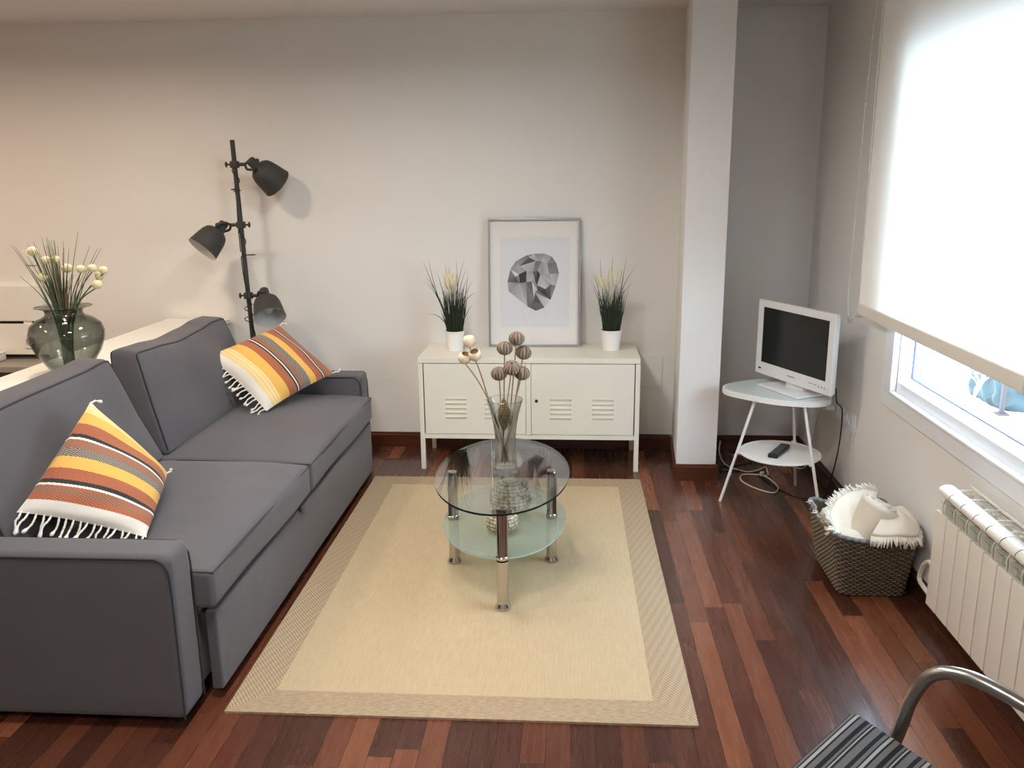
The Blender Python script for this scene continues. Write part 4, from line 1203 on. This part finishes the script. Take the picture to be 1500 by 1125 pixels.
for (nm, mt, cnt) in (('green_blades', 'leaf2', 44), ('brown_blades', 'brownleaf', 18)):
    m = MB()
    for k in range(cnt):
        if k < len(tipsg) and nm == 'green_blades':
            tx, tz = tipsg[k]; tp = V((tx, SVY + rnd.uniform(-.04, .04), tz))
        else:
            side = rnd.choice((-1, -1, -0.6, 0.15, 0.55, 0.9))
            tp = V((SVX - 0.01 + side * rnd.uniform(0.02, 0.14), SVY + rnd.uniform(-.08, .08), SVZ + rnd.uniform(0.36, 0.565)))
        f_ = foot_pt(rnd); cv = stem_curve(f_, tp); n_ = len(cv)
        m.tube(cv, 0.002, 5, rads=[0.0027 * (1 - 0.8 * max(0, (i / n_ - 0.45) / 0.55)) for i in range(n_)])
    m.build(nm, M[mt], t, smooth=180)
poms = [((-1.407, 1.293), 'far upper left'), ((-1.365, 1.256), 'second from left, upper'), ((-1.329, 1.256), 'third from left, upper'), ((-1.293, 1.219), 'middle left'), ((-1.381, 1.185), 'lowest left'), ((-1.219, 1.218), 'middle, half hidden by grass'), ((-1.129, 1.212), 'far right'), ((-1.156, 1.187), 'second lowest right'), ((-1.151, 1.156), 'lowest right'), ((-1.170, 1.222), 'upper right')]
for k, ((px, pz), lb) in enumerate(poms):
    c = V((px + 0.020, SVY - 0.02 + 0.012 * (k % 4), pz)); f_ = foot_pt(rnd)
    t = thing('pompom_flower', 'cream pompom flower on a green stem in the smoked vase, ' + lb, 'artificial flower', tuple(f_), 'pompom flowers in the smoked vase')
    m = MB(); m.tube(stem_curve(f_, c - V((0, 0, 0.012))), 0.0024, 6); m.build('stem', M['leaf2'], t, smooth=180)
    m = MB(); r = 0.0215 if k in (8, 4, 0, 3) else 0.0185
    m.lathe([(r * sin(pi * i / 10), -r * 0.9 * cos(pi * i / 10)) for i in range(11)], c, 20, rf=lambda a, z: 1 + 0.03 * sin(a * 9 + z * 900)); m.build('pompom', M['pom'], t, smooth=180)

# ------------------------------------------------------------------ TV table with glass top
TT = thing('tv_table', 'white three-legged side table with glass top and round lower shelf', 'table', (1.842, -0.812, 0))
outl = [(1.572, -0.690), (1.585, -0.745), (1.640, -0.808), (1.715, -0.876), (1.785, -0.920), (1.854, -0.946), (1.930, -0.958), (1.990, -0.940), (2.035, -0.890), (2.055, -0.82), (2.058, -0.72), (2.045, -0.62), (2.01, -0.53), (1.95, -0.475), (1.87, -0.465), (1.781, -0.487), (1.69, -0.535), (1.61, -0.595), (1.58, -0.645)]
ol = [(p.x, p.y) for p in spline([(a, b_, 0) for a, b_ in outl], 5, closed=True)]
cxo = sum(p[0] for p in ol) / len(ol); cyo = sum(p[1] for p in ol) / len(ol)
m = MB(); m.prism(ol, 0.522, 0.545)
m.build('top_rim', M['white'], TT, smooth=40)
inn_ = [(cxo + (x - cxo) * 0.955, cyo + (y - cyo) * 0.945) for x, y in ol]
m = MB(); m.prism(inn_, 0.5455, 0.5485)
gm = plain('grey_white_glass_inlay', (206, 214, 212), 0.08, var=0.01, spec=0.5)
m.build('glass_inlay', gm, TT, smooth=0)
LEGS = [((1.562, -0.812), (1.705, -0.812)), ((1.982, -1.058), (1.906, -0.925)), ((1.987, -0.574), (1.9145, -0.69))]
for (a, b_) in LEGS:
    m = MB(); m.tube([(a[0], a[1], 0.0), (b_[0], b_[1], 0.5215)], 0.0072, 14); m.build('leg', M['white'], TT)
m = MB(); m.lathe([(0, 0), (0.186, 0), (0.191, 0.002), (0.191, 0.008), (0.188, 0.010), (0.184, 0.0065), (0, 0.0065)], (1.836, -0.814, 0.250), 64)
for (a, b_) in LEGS:
    f = 0.253 / 0.5215; lp = V((a[0] + (b_[0] - a[0]) * f, a[1] + (b_[1] - a[1]) * f, 0.254)); c = V((1.836, -0.814, 0.254))
    m.box(lp.lerp(c, 0.05), (0.022, 0.022, 0.014), 0.003)
m.build('lower_shelf', M['white'], TT, smooth=40)

# television
TZB = 0.587; yaw = -1.155
u_ = V((cos(yaw), sin(yaw), 0)); nf = V((u_.y, -u_.x, 0)); TC = V((1.878, -0.752, TZB))   # nf = viewing side
TM = Matrix(((u_.x, nf.x, 0, TC.x), (u_.y, nf.y, 0, TC.y), (0, 0, 1, TC.z), (0, 0, 0, 1)))  # local x right, y towards viewer, z up
tv = thing('television', 'small white flat-screen television standing on the white side table', 'television', tuple(TC))
TW, THt = 0.560, 0.375
m = MB()
for (cx, cz, dx, dz) in ((0, 0.0305, TW, 0.061), (0, THt - 0.0175, TW, 0.035), (-TW / 2 + 0.019, (0.061 + THt - 0.035) / 2, 0.038, THt - 0.096), (TW / 2 - 0.019, (0.061 + THt - 0.035) / 2, 0.038, THt - 0.096)):
    m.box((cx, -0.0095, cz), (dx, 0.019, dz), 0.002, T=TM)
m.build('bezel', M['whiteplastic'], tv)
MB().box((0, -0.014, (0.061 + THt - 0.035) / 2), (TW - 0.07, 0.018, THt - 0.09), T=TM).build('screen', M['screen'], tv, smooth=0)
m = MB(); m.box((0, -0.025, THt / 2), (TW - 0.008, 0.016, THt - 0.010), 0.005, 2, T=TM); m.box((-0.03, -0.048, THt / 2 - 0.02), (TW * 0.62, 0.04, THt * 0.6), 0.014, 3, T=TM)
m.build('rear_shell', M['whiteplastic'], tv)
m = MB(); m.box((-TW / 2 + 0.036, 0.0004, 0.0285), (0.020, 0.0012, 0.009), 0.0005, T=TM); m.build('sensor_window', M['black'], tv)
m = MB()
for k in range(7): m.box((-0.024 + k * 0.008, 0.0004, 0.0325), (0.0055, 0.001, 0.005), T=TM)
for k, x in enumerate((0.135, 0.143, 0.151, 0.166, 0.174, 0.182)): m.box((x, 0.0004, 0.0335), (0.0055, 0.001, 0.003), T=TM)
for x in (0.202, 0.222, 0.242):
    m.add([V((x - 0.004, 0.001, 0.029)), V((x + 0.004, 0.001, 0.029)), V((x, 0.001, 0.037))], [[0, 1, 2]], T=TM); m.box((x, 0.0004, 0.0265), (0.008, 0.001, 0.0015), T=TM)
m.build('button_marks', M['tvmark'], tv, smooth=0)
m = MB(); m.box((0.005, -0.035, -0.004), (0.13, 0.03, 0.07), 0.006, 2, T=TM); m.build('neck', M['whiteplastic'], tv)
m = MB(); m.box((0.0, -0.005, -0.0325), (0.30, 0.165, 0.0115), 0.005, 2, T=TM); m.build('stand', M['whiteplastic'], tv)

# remote
r0, r1 = V((1.769, -0.921, 0)), V((1.890, -0.718, 0)); d = (r1 - r0).normalized(); sd = V((d.y, -d.x, 0))
RM = Matrix(((sd.x, d.x, 0, 1.83), (sd.y, d.y, 0, -0.82), (0, 0, 1, 0.2565), (0, 0, 0, 1)))
rc = thing('remote_control', 'black remote control lying on the round shelf below the television', 'remote control', (1.83, -0.82, 0.2565))
m = MB(); m.box((0, 0, 0.0105), (0.046, 0.20, 0.020), 0.006, 3, T=RM); m.build('body', M['black'], rc)
m = MB()
for i in range(3):
    for j in range(9):
        m.lathe([(0, 0.0012), (0.0038, 0.001), (0.0045, 0)], (RM @ V((-0.013 + 0.013 * i, -0.075 + 0.017 * j, 0.0204))), 10)
m.build('buttons', M['tvmark'], rc)

# cords
m = MB()
m.tube(spline([TM @ V((0.26, -0.05, 0.03)), TM @ V((0.277, -0.045, -0.03)), (2.07, -0.955, 0.50), (2.075, -0.925, 0.30), (2.06, -0.87, 0.10), (2.04, -0.82, 0.012), (1.99, -0.775, 0.005), (1.93, -0.729, 0.004), (1.864, -0.576, 0.004), (1.829, -0.44, 0.004), (1.80, -0.365, 0.004), (1.72, -0.37, 0.004), (1.63, -0.395, 0.004)], 8), 0.0032, 7)
m.build('power_cord', M['cable_k'], tv, smooth=180)
m = MB()
m.tube(spline([(1.62, -0.30, 0.004), (1.68, -0.30, 0.004), (1.76, -0.27, 0.004), (1.84, -0.22, 0.004)], 8), 0.0032, 7)
tag(m.build('floor_cable', M['cable_k'], smooth=180), 'short black cable on the floor between the pillar and the table leg', 'cable')
m = MB()
m.tube(spline([(1.66, -0.20, 0.12), (1.655, -0.21, 0.06), (1.67, -0.26, 0.015), (1.71, -0.33, 0.005), (1.78, -0.385, 0.005), (1.84, -0.36, 0.005), (1.89, -0.31, 0.006), (1.885, -0.38, 0.008), (1.87, -0.45, 0.008), (1.80, -0.43, 0.006), (1.74, -0.44, 0.005), (1.72, -0.53, 0.005), (1.77, -0.64, 0.005), (1.845, -0.70, 0.005), (1.885, -0.63, 0.006), (1.875, -0.52, 0.008), (1.845, -0.455, 0.012)], 8), 0.0042, 8)
ac = m.build('aerial_cord', M['cable_w'], smooth=180); ORI[ac.name] = V((0, 0, 0))
m = MB(); m.lathe([(0, -0.012), (0.011, -0.011), (0.012, 0.006), (0.007, 0.012), (0, 0.013)], (1.842, -0.452, 0.018), 14); m.build('plug', M['cable_w'], ac)
tag(ac, 'off-white coiled aerial cord lying on the floor under the table', 'cord')

# ------------------------------------------------------------------ woven basket with throws
bk = thing('woven_basket', 'dark rattan basket full of cream throws by the right wall', 'basket', (1.97, -1.62, 0))
def rr_pt(hx, hy, r, u):
    """rounded rectangle perimeter point for u in 0..1 (starting at +x,-y corner side, counter-clockwise)"""
    sx, sy = hx - r, hy - r
    segs = [2 * sy, pi / 2 * r, 2 * sx, pi / 2 * r] * 2
    L = sum(segs); d = u * L
    ang = 0; cx, cy = sx, sy
    state = [('l', (hx, -sy), (0, 1)), ('a', (sx, sy), 0), ('l', (sx, hy), (-1, 0)), ('a', (-sx, sy), pi / 2), ('l', (-hx, sy), (0, -1)), ('a', (-sx, -sy), pi), ('l', (-sx, -hy), (1, 0)), ('a', (sx, -sy), 3 * pi / 2)]
    for s_, st in zip(segs, state):
        if d <= s_ + 1e-9:
            if st[0] == 'l': return V((st[1][0] + st[2][0] * d, st[1][1] + st[2][1] * d, 0))
            a = st[2] + d / r; return V((st[1][0] + r * cos(a), st[1][1] + r * sin(a), 0))
        d -= s_
    return V((hx, -sy, 0))
BC0 = V((1.975, -1.605, 0)); B0 = (0.120, 0.168); B1 = (0.150, 0.195); BH = 0.262
BCT = V((1.9525, -1.640, 0))
def bk_pt(u, v, off):
    hx = B0[0] + (B1[0] - B0[0]) * v; hy = B0[1] + (B1[1] - B0[1]) * v
    p = rr_pt(hx + off, hy + off, 0.035 + off * 0.5, u)
    c = BC0.lerp(BCT, v)
    corner = max(abs(p.x) / (hx + off), 0) * max(abs(p.y) / (hy + off), 0)
    z = 0.003 + BH * v * (0.93 + 0.10 * corner ** 2)
    return V((c.x + p.x, c.y + p.y, z))
rows, NA = 27, 88
m = MB(); cols = []
NU, NV = NA * 4, rows * 4
def bwv(u, v):
    row = int(min(v, 0.9999) * rows)
    return (0.25 + 0.75 * abs(sin(pi * (u * NA / 2 + 0.5 * (row % 2))))) * abs(sin(pi * v * rows)) ** 0.7
m.grid(lambda u, v: bk_pt(u, v, 0.007 * bwv(u, v)), NU, NV, cu=True)
for i in range(NU):
    for j in range(NV + 1):
        w = bwv(i / NU, j / NV); q = (((i // 8) * 13 + (j // 4) * 29) % 11) / 11
        s = 0.12 + 0.88 * w  # recessed strands coloured darker, standing in for shade in the weave
        cols.append(((0.20 + 0.13 * q) * s, (0.157 + 0.10 * q) * s, (0.105 + 0.07 * q) * s))
m.grid(lambda u, v: bk_pt(1 - u, v, -0.010), 96, 8, cu=True); cols += [(0.10, 0.075, 0.05)] * (96 * 9)
base = []
b0 = len(m.v)
for i in range(60):
    base.append(bk_pt(i / 60, 0.01, 0.0))
m.add(base, [list(range(60))[::-1]]); cols += [(0.06, 0.045, 0.03)] * 60
m.build('basket_body', M['basket'], bk, smooth=180, cols=cols)
m = MB(); cols = []
ring_ = [bk_pt(i / 200, 1.0, -0.002) for i in range(200)]
n0 = len(m.v)
m.tube(ring_, 0.009, 10, closed=True, rads=[0.0085 + 0.0018 * abs(sin(i * pi / 4)) for i in range(200)])
for i in range(200):
    for k in range(10):
        s = 0.5 + 0.5 * abs(sin(i * pi / 4)); cols.append((0.22 * s, 0.21 * s, 0.20 * s))
m.build('rim', M['basket'], bk, smooth=180, cols=cols)

def fringe(m, pts, outdir, n, ln, rnd, r=0.003):
    """short cotton strands along a polyline"""
    P = [V(p) for p in pts]; L = [0]
    for a, b_ in zip(P, P[1:]): L.append(L[-1] + (b_ - a).length)
    for k in range(n):
        d = L[-1] * (k + rnd.random()) / n
        i = 0
        while i < len(P) - 2 and L[i + 1] < d: i += 1
        p = P[i].lerp(P[i + 1], (d - L[i]) / max(1e-6, L[i + 1] - L[i]))
        o = V(outdir(p)).normalized(); l = ln * rnd.uniform(0.6, 1.25)
        j = V((rnd.uniform(-1, 1), rnd.uniform(-1, 1), rnd.uniform(-1, 1))) * 0.35
        q = p + (o + j * 0.5).normalized() * l * 0.5; e = p + (o + j + V((0, 0, -0.3))).normalized() * l
        m.tube([p - o * 0.004, q, e], r, 5, rads=[r, r * 1.15, r * 0.6])
def cloth(name_label, fn, nu, nv, th, fr_spec, seed):
    c = fn(0.5, 0.5)
    t = thing('cotton_throw', name_label, 'throw', tuple(c), 'cream throws in the woven basket')
    m = MB(); m.grid(fn, nu, nv); 
    o = m.build('cloth', M['throw'], t, smooth=180)
    sm = o.modifiers.new('thick', 'SOLIDIFY'); sm.thickness = th; sm.offset = 0
    rnd = random.Random(seed); m = MB()
    for (pts, od, n, ln) in fr_spec: fringe(m, pts, od, n, ln, rnd)
    m.build('fringe', M['fringe'], t, smooth=180)
zt = 0.262
# (1) left throw: a fan rising out of the basket, fringed along its upper edge
def f1(u, v):
    lo = V((1.838, -1.76, zt - 0.06)).lerp(V((1.925, -1.80, zt - 0.06)), u)
    hp = [V((1.815, -1.755, zt + 0.008)), V((1.825, -1.66, zt + 0.022)), V((1.868, -1.60, zt + 0.045)), V((1.925, -1.565, zt + 0.078)), V((1.985, -1.56, zt + 0.092)), V((2.030, -1.585, zt + 0.080))]
    x = u * 4.999; i = int(x); hi = hp[i].lerp(hp[i + 1], x - i)
    p = lo.lerp(hi, v)
    p += V((-0.012, -0.012, 0.006)) * sin(pi * v) + V((0, 0, 0.006 * sin(u * 11 + v * 3)))
    return p
e1 = [f1(i / 30, 1.0) for i in range(31)]; e1b = [f1(0, 0.55 + 0.45 * i / 8) for i in range(9)]
cloth('cream throw fanned out at the left of the woven basket with its fringe up', f1, 24, 14, 0.012, [(e1, lambda p: (-0.25, 0.25, 0.45), 120, 0.032), (e1b, lambda p: (-1, -0.2, 0.1), 24, 0.03)], 1)
# (2) middle roll, its spiral end up
A_, B_ = V((1.918, -1.735, zt - 0.09)), V((2.002, -1.722, zt + 0.088))
t = thing('rolled_throw', 'cream rolled-up throw with a spiral end in the middle of the woven basket', 'throw', tuple(A_), 'cream throws in the woven basket')
ax_ = (B_ - A_).normalized(); s1 = ax_.cross(V((0, 0, 1))).normalized(); s2 = s1.cross(ax_)
def roll(u, v):
    turns = 3.4; a = 2 * pi * turns * v + 2.2; r = 0.008 + 0.066 * v
    e = 0.86 + 0.30 * u
    p = A_.lerp(B_, u) + (s1 * cos(a) * 1.15 + s2 * sin(a) * 0.95) * r * e
    return p + ax_ * (0.010 * (1 - v) + 0.004 * sin(a * 1.3)) * u
m = MB(); m.grid(roll, 10, 140); o = m.build('cloth_roll', M['throw'], t, smooth=180)
sm = o.modifiers.new('thick', 'SOLIDIFY'); sm.thickness = 0.008; sm.offset = 0
# (3) right throw: a cone shaped fold with deep fringe hanging over the front rim
def f3(u, v):
    top = V((2.043, -1.705, zt + 0.072))
    ep = [V((1.925, -1.838, zt + 0.018)), V((1.985, -1.868, zt + 0.022)), V((2.045, -1.868, zt + 0.022)), V((2.088, -1.845, zt + 0.022)), V((2.108, -1.79, zt + 0.03)), V((2.105, -1.72, zt + 0.045))]
    x = u * 4.999; i = int(x); lo = ep[i].lerp(ep[i + 1], x - i)
    p = top.lerp(lo, 0.06 + 0.94 * v)
    p += V((0.0, -0.010, 0.018)) * sin(pi * v) + V((0, 0, 0.004 * sin(u * 13 + v * 4)))
    return p
e3 = [f3(i / 30, 1.0) for i in range(31)]
cloth('cream cone-folded throw at the right of the woven basket, fringe over the front rim', f3, 26, 14, 0.014, [(e3, lambda p: (0.25 * (p.x - 2.02) * 10, -0.6, -0.6), 130, 0.036)], 6)
# stuffing: another throw below filling the basket
m = MB(); m.box((1.958, -1.63, 0.185), (0.255, 0.345, 0.13), 0.05, 4, sub=(8, 10, 3), fn=lambda p: p + V((0, 0, 0.012 * sin(p.x * 30) * cos(p.y * 22))))
o = m.build('cotton_throw', M['throw'], smooth=180)
tag(o, 'cream folded throw at the bottom of the woven basket under the others', 'throw', 'cream throws in the woven basket')
e4 = [bk_pt(0.5 + 0.27 * i / 24, 1.0, -0.012) + V((0, 0, -0.008)) for i in range(25)]
m = MB(); fringe(m, e4, lambda p: (-0.25, -0.25, 0.6), 80, 0.03, random.Random(8))
ORI[o.name] = V((0, 0, 0))
m.build('fringe', M['fringe'], o, smooth=180)

# ------------------------------------------------------------------ radiator
rad = thing('radiator', 'cream aluminium radiator mounted under the window', 'radiator', (2.08, -2.55, 0.16))
RX0, RX1, RZ0, RZ1, RP = 2.014, 2.116, 0.165, 0.588, 0.0825
RY = -2.130
NS = 10
def section(k):
    y0 = RY - RP * k; y1 = y0 - RP; yc = (y0 + y1) / 2
    m = MB()
    # front plate (stepped lower left corner like the photo), z up to 0.50
    m.box((RX0 + 0.006, yc, (RZ0 + 0.50) / 2), (0.012, RP - 0.0050, 0.50 - RZ0), 0.002, 2); m.box((RX0 + 0.022, yc, (RZ0 + 0.49) / 2), (0.022, RP - 0.0056, 0.48 - RZ0))
    # rounded top cap
    def cap(u, v):
        a = pi * (1.08 - 1.0 * u)
        return V((RX0 + 0.029 + 0.030 * cos(a), y0 - 0.0018 - (RP - 0.0036) * v, 0.566 + 0.020 * sin(a)))
    m.grid(cap, 12, 1)
    m.box((RX0 + 0.030, yc, 0.5605), (0.054, RP - 0.004, 0.010), 0.003)
    # rear plate
    m.box((RX1 - 0.006, yc, (RZ0 + 0.03 + RZ1 - 0.03) / 2), (0.010, RP - 0.006, RZ1 - RZ0 - 0.06), 0.002)
    # central web and fins
    m.box(((RX0 + RX1) / 2, yc, (RZ0 + RZ1) / 2 - 0.005), (RX1 - RX0 - 0.02, 0.005, RZ1 - RZ0 - 0.03), 0.001)
    # top grille bars
    m.box(((RX0 + RX1) / 2 + 0.024, yc, 0.580), (0.062, 0.004, 0.006), 0.001)
    m.box((RX1 - 0.004, yc, 0.583), (0.006, RP, 0.008), 0.001)
    o = m.build('section', M['rad'], rad, smooth=40)
    # open mouth between cap and front plate
    m = MB()
    m.box((RX0 + 0.034, yc, 0.525), (0.004, RP - 0.01, 0.07), 0.0)
    m.box((RX0 + 0.022, yc, 0.53), (0.020, RP - 0.002, 0.0035), 0.001)
    m.build('vent_grille', M['radgrille'], o, smooth=0)
    m = MB()
    m.tube(spline([(RX0 + 0.010, yc, 0.553), (RX0 + 0.003, yc, 0.535), (RX0 + 0.004, yc, 0.515), (RX0 + 0.007, yc, 0.498)], 4), 0.0024, 6)
    m.build('front_rib', M['rad'], o, smooth=180)
for k in range(NS): section(k)
m = MB()
for zz in (0.20, 0.55): m.tube([(2.065, RY + 0.004, zz), (2.065, RY - RP * NS - 0.004, zz)], 0.021, 18)
m.build('manifold', M['rad'], rad)
m = MB(); m.tube(spline([(2.065, RY, 0.20), (2.065, RY + 0.035, 0.205), (2.085, RY + 0.13, 0.232), (2.095, RY + 0.185, 0.226), (2.098, RY + 0.235, 0.19), (2.100, RY + 0.262, 0.14), (2.100, RY + 0.255, 0.118), (2.098, RY + 0.22, 0.115), (2.09, RY + 0.14, 0.12), (2.08, RY + 0.03, 0.135), (2.07, RY - 0.03, 0.17)], 6), 0.0085, 12)
m.build('pipe', M['rad'], rad, smooth=180)
m = MB()
for yy in (RY - RP * 1.5, RY - RP * 7.5): m.box((2.132, yy, 0.45), (0.03, 0.025, 0.03), 0.003)
m.build('wall_bracket', M['rad'], rad)

# ------------------------------------------------------------------ chair in the foreground
CF = V((1.435, -3.150, 0.0))                    # front right corner of the seat pad (plan)
ang = radians(-133)
ea = V((cos(ang), sin(ang), 0))                 # along the front edge, to the other front corner
eb = V((-ea.y, ea.x, 0))                        # towards the back rest
if eb.y > 0: eb = -eb
chr_ = thing('armchair', 'tubular steel armchair with grey and black striped seat, cut off by the frame', 'chair', tuple(CF + ea * 0.235 + eb * 0.22))
SW, SD = 0.47, 0.45
def cp(a, b_, z): return CF + ea * a + eb * b_ + V((0, 0, z))
# seat pad
m = MB(); cols = []
def padfn(p):
    a = (p.x / (SW / 2) + 1) / 2; b_ = (p.y / (SD / 2) + 1) / 2
    w = 1 - 0.42 * b_
    aa = SW / 2 + (a - 0.5) * SW * w
    dome = max(0, 1 - (2 * a - 1) ** 4) * max(0, 1 - (2 * b_ - 1) ** 4)
    return cp(aa, b_ * SD, 0.42 + p.z + (0.010 * dome if p.z > 0 else 0) - 0.03 * b_)
tmp = MB(); tmp.box((0, 0, 0), (SW, SD, 0.055), 0.020, 4, sub=(14, 14, 2))
base_pts = [V(p) for p in tmp.v]
m.add([padfn(p) for p in base_pts], tmp.f)
cols = [((p.y / (SD / 2) + 1) / 2, (p.x / (SW / 2) + 1) / 2, 0) for p in base_pts]
m.build('seat_pad', M['chair'], chr_, smooth=180, cols=cols)
# back pad
m = MB()
def bfn(p):
    a = (p.x / (SW / 2) + 1) / 2; w = (p.z / 0.19 + 1) / 2
    return cp(SW / 2 + (a - 0.5) * SW * 0.86, SD + 0.02 + 0.10 * w + p.y - 0.04 * (1 - (2 * a - 1) ** 2), 0.56 + 0.36 * w)
tmp = MB(); tmp.box((0, 0, 0), (SW, 0.045, 0.38), 0.018, 4, sub=(14, 2, 14)); bp = [V(p) for p in tmp.v]
m.add([bfn(p) for p in bp], tmp.f)
m.build('back_pad', M['chair'], chr_, smooth=180, cols=[((p.z / 0.19 + 1) / 2, (p.x / (SW / 2) + 1) / 2, 0) for p in bp])
# tubular side frames
for s in (0, 1):
    def q(off, b_, z): return cp(off + 0.017 if s == 0 else SW - off - 0.017, b_ - 0.018, z)
    p = [q(0.02, 0.55, 0.015), q(0.0, 0.20, 0.015), q(-0.01, 0.06, 0.015), q(-0.02, 0.04, 0.05), q(-0.028, 0.075, 0.25), q(-0.030, 0.115, 0.438), q(-0.030, 0.128, 0.505), q(-0.030, 0.146, 0.556), q(-0.030, 0.166, 0.587), q(-0.030, 0.195, 0.605), q(-0.030, 0.239, 0.613), q(-0.030, 0.288, 0.608), q(-0.030, 0.336, 0.598), q(-0.020, 0.44, 0.582), q(0.03, 0.54, 0.575), q(0.075, 0.565, 0.575)]
    m = MB(); m.tube(spline(p, 7), 0.0138, 16); m.build('frame_tube', M['satin'], chr_, smooth=180)
m = MB()
for (b_, z) in ((0.10, 0.376), (0.36, 0.361)):
    m.tube([cp(-0.026, b_, z), cp(SW + 0.026, b_, z)], 0.010, 12)
m.tube([cp(0.005, 0.55, 0.015), cp(SW - 0.005, 0.55, 0.015)], 0.0135, 14)
for a in (0.06, SW - 0.06): m.tube(spline([cp(a, 0.36, 0.361), cp(a, 0.46, 0.40), cp(a, 0.51, 0.55), cp(a, 0.575, 0.86)], 6), 0.010, 12)
m.build('cross_tube', M['satin'], chr_, smooth=180)

# ------------------------------------------------------------------ lights
def area(name, loc, size, power, color, target=None, shape='DISK', sy=None):
    l = bpy.data.lights.new(name, 'AREA'); l.shape = shape; l.size = size
    if sy: l.size_y = sy
    l.energy = power; l.color = color
    o = bpy.data.objects.new(name, l); o.location = loc; COL.objects.link(o)
    if target is not None:
        o.rotation_euler = (V(target) - V(loc)).to_track_quat('-Z', 'Y').to_euler()
    return o
warm = (1.0, 0.83, 0.64); neut = (1.0, 0.985, 0.965)
for (loc, sz, pw, cl, sp) in (((-1.45, -1.25, 2.40), 0.22, 12, warm, 165), ((-3.0, -1.4, 2.40), 0.22, 20, (1.0, 0.76, 0.54), 170), ((-2.6, -2.8, 2.40), 0.2, 16, warm, 165),
                          ((0.10, -1.50, 2.40), 0.35, 17, neut, 165), ((0.1, -3.0, 2.40), 0.5, 25, neut, 160), ((0.3, -4.9, 2.40), 0.4, 32, neut, 170)):
    area('downlight', loc, sz, pw, cl).data.spread = radians(sp)

# sky outside
w = bpy.data.worlds.new('sky'); SC.world = w; w.use_nodes = True
nt = w.node_tree; nt.nodes.clear()
tc = nt.nodes.new('ShaderNodeTexCoord'); sp = nt.nodes.new('ShaderNodeSeparateXYZ'); nt.links.new(tc.outputs['Generated'], sp.inputs[0])
rp_ = nt.nodes.new('ShaderNodeValToRGB'); nt.links.new(sp.outputs['Z'], rp_.inputs[0])
rp_.color_ramp.elements[0].position = 0.0; rp_.color_ramp.elements[0].color = (0.70, 0.85, 1.0, 1)
rp_.color_ramp.elements[1].position = 0.6; rp_.color_ramp.elements[1].color = (0.58, 0.76, 1.0, 1)
bg = nt.nodes.new('ShaderNodeBackground'); nt.links.new(rp_.outputs[0], bg.inputs[0]); bg.inputs[1].default_value = 24.0
wo = nt.nodes.new('ShaderNodeOutputWorld'); nt.links.new(bg.outputs[0], wo.inputs[0])

# ------------------------------------------------------------------ camera (solved from the photograph)
F_PX, CX_, CY_, CZ_, YAW, PIT, ROL = 1242.352, 0.824347, -4.811961, 1.567139, 0.071715, 0.239024, -0.010969
ff = V((-sin(YAW) * cos(PIT), cos(YAW) * cos(PIT), -sin(PIT))); r0_ = V((cos(YAW), sin(YAW), 0)); u0_ = r0_.cross(ff)
rr_ = r0_ * cos(ROL) + u0_ * sin(ROL); uu_ = -r0_ * sin(ROL) + u0_ * cos(ROL)
cam = bpy.data.cameras.new('camera'); cam.sensor_width = 36.0; cam.lens = 36.0 * F_PX / 1500.0; cam.clip_start = 0.05
co_ = bpy.data.objects.new('camera', cam); COL.objects.link(co_)
co_.matrix_world = Matrix(((rr_.x, uu_.x, -ff.x, CX_), (rr_.y, uu_.y, -ff.y, CY_), (rr_.z, uu_.z, -ff.z, CZ_), (0, 0, 0, 1)))
SC.camera = co_
SC.view_settings.view_transform = 'Standard'
SC.view_settings.look = 'None'
SC.view_settings.exposure = 0.0
SC.cycles.max_bounces = 12; SC.cycles.transparent_max_bounces = 24
SC.cycles.use_denoising = True
SC.cycles.caustics_refractive = False; SC.cycles.caustics_reflective = False
SC.cycles.sample_clamp_indirect = 6.0
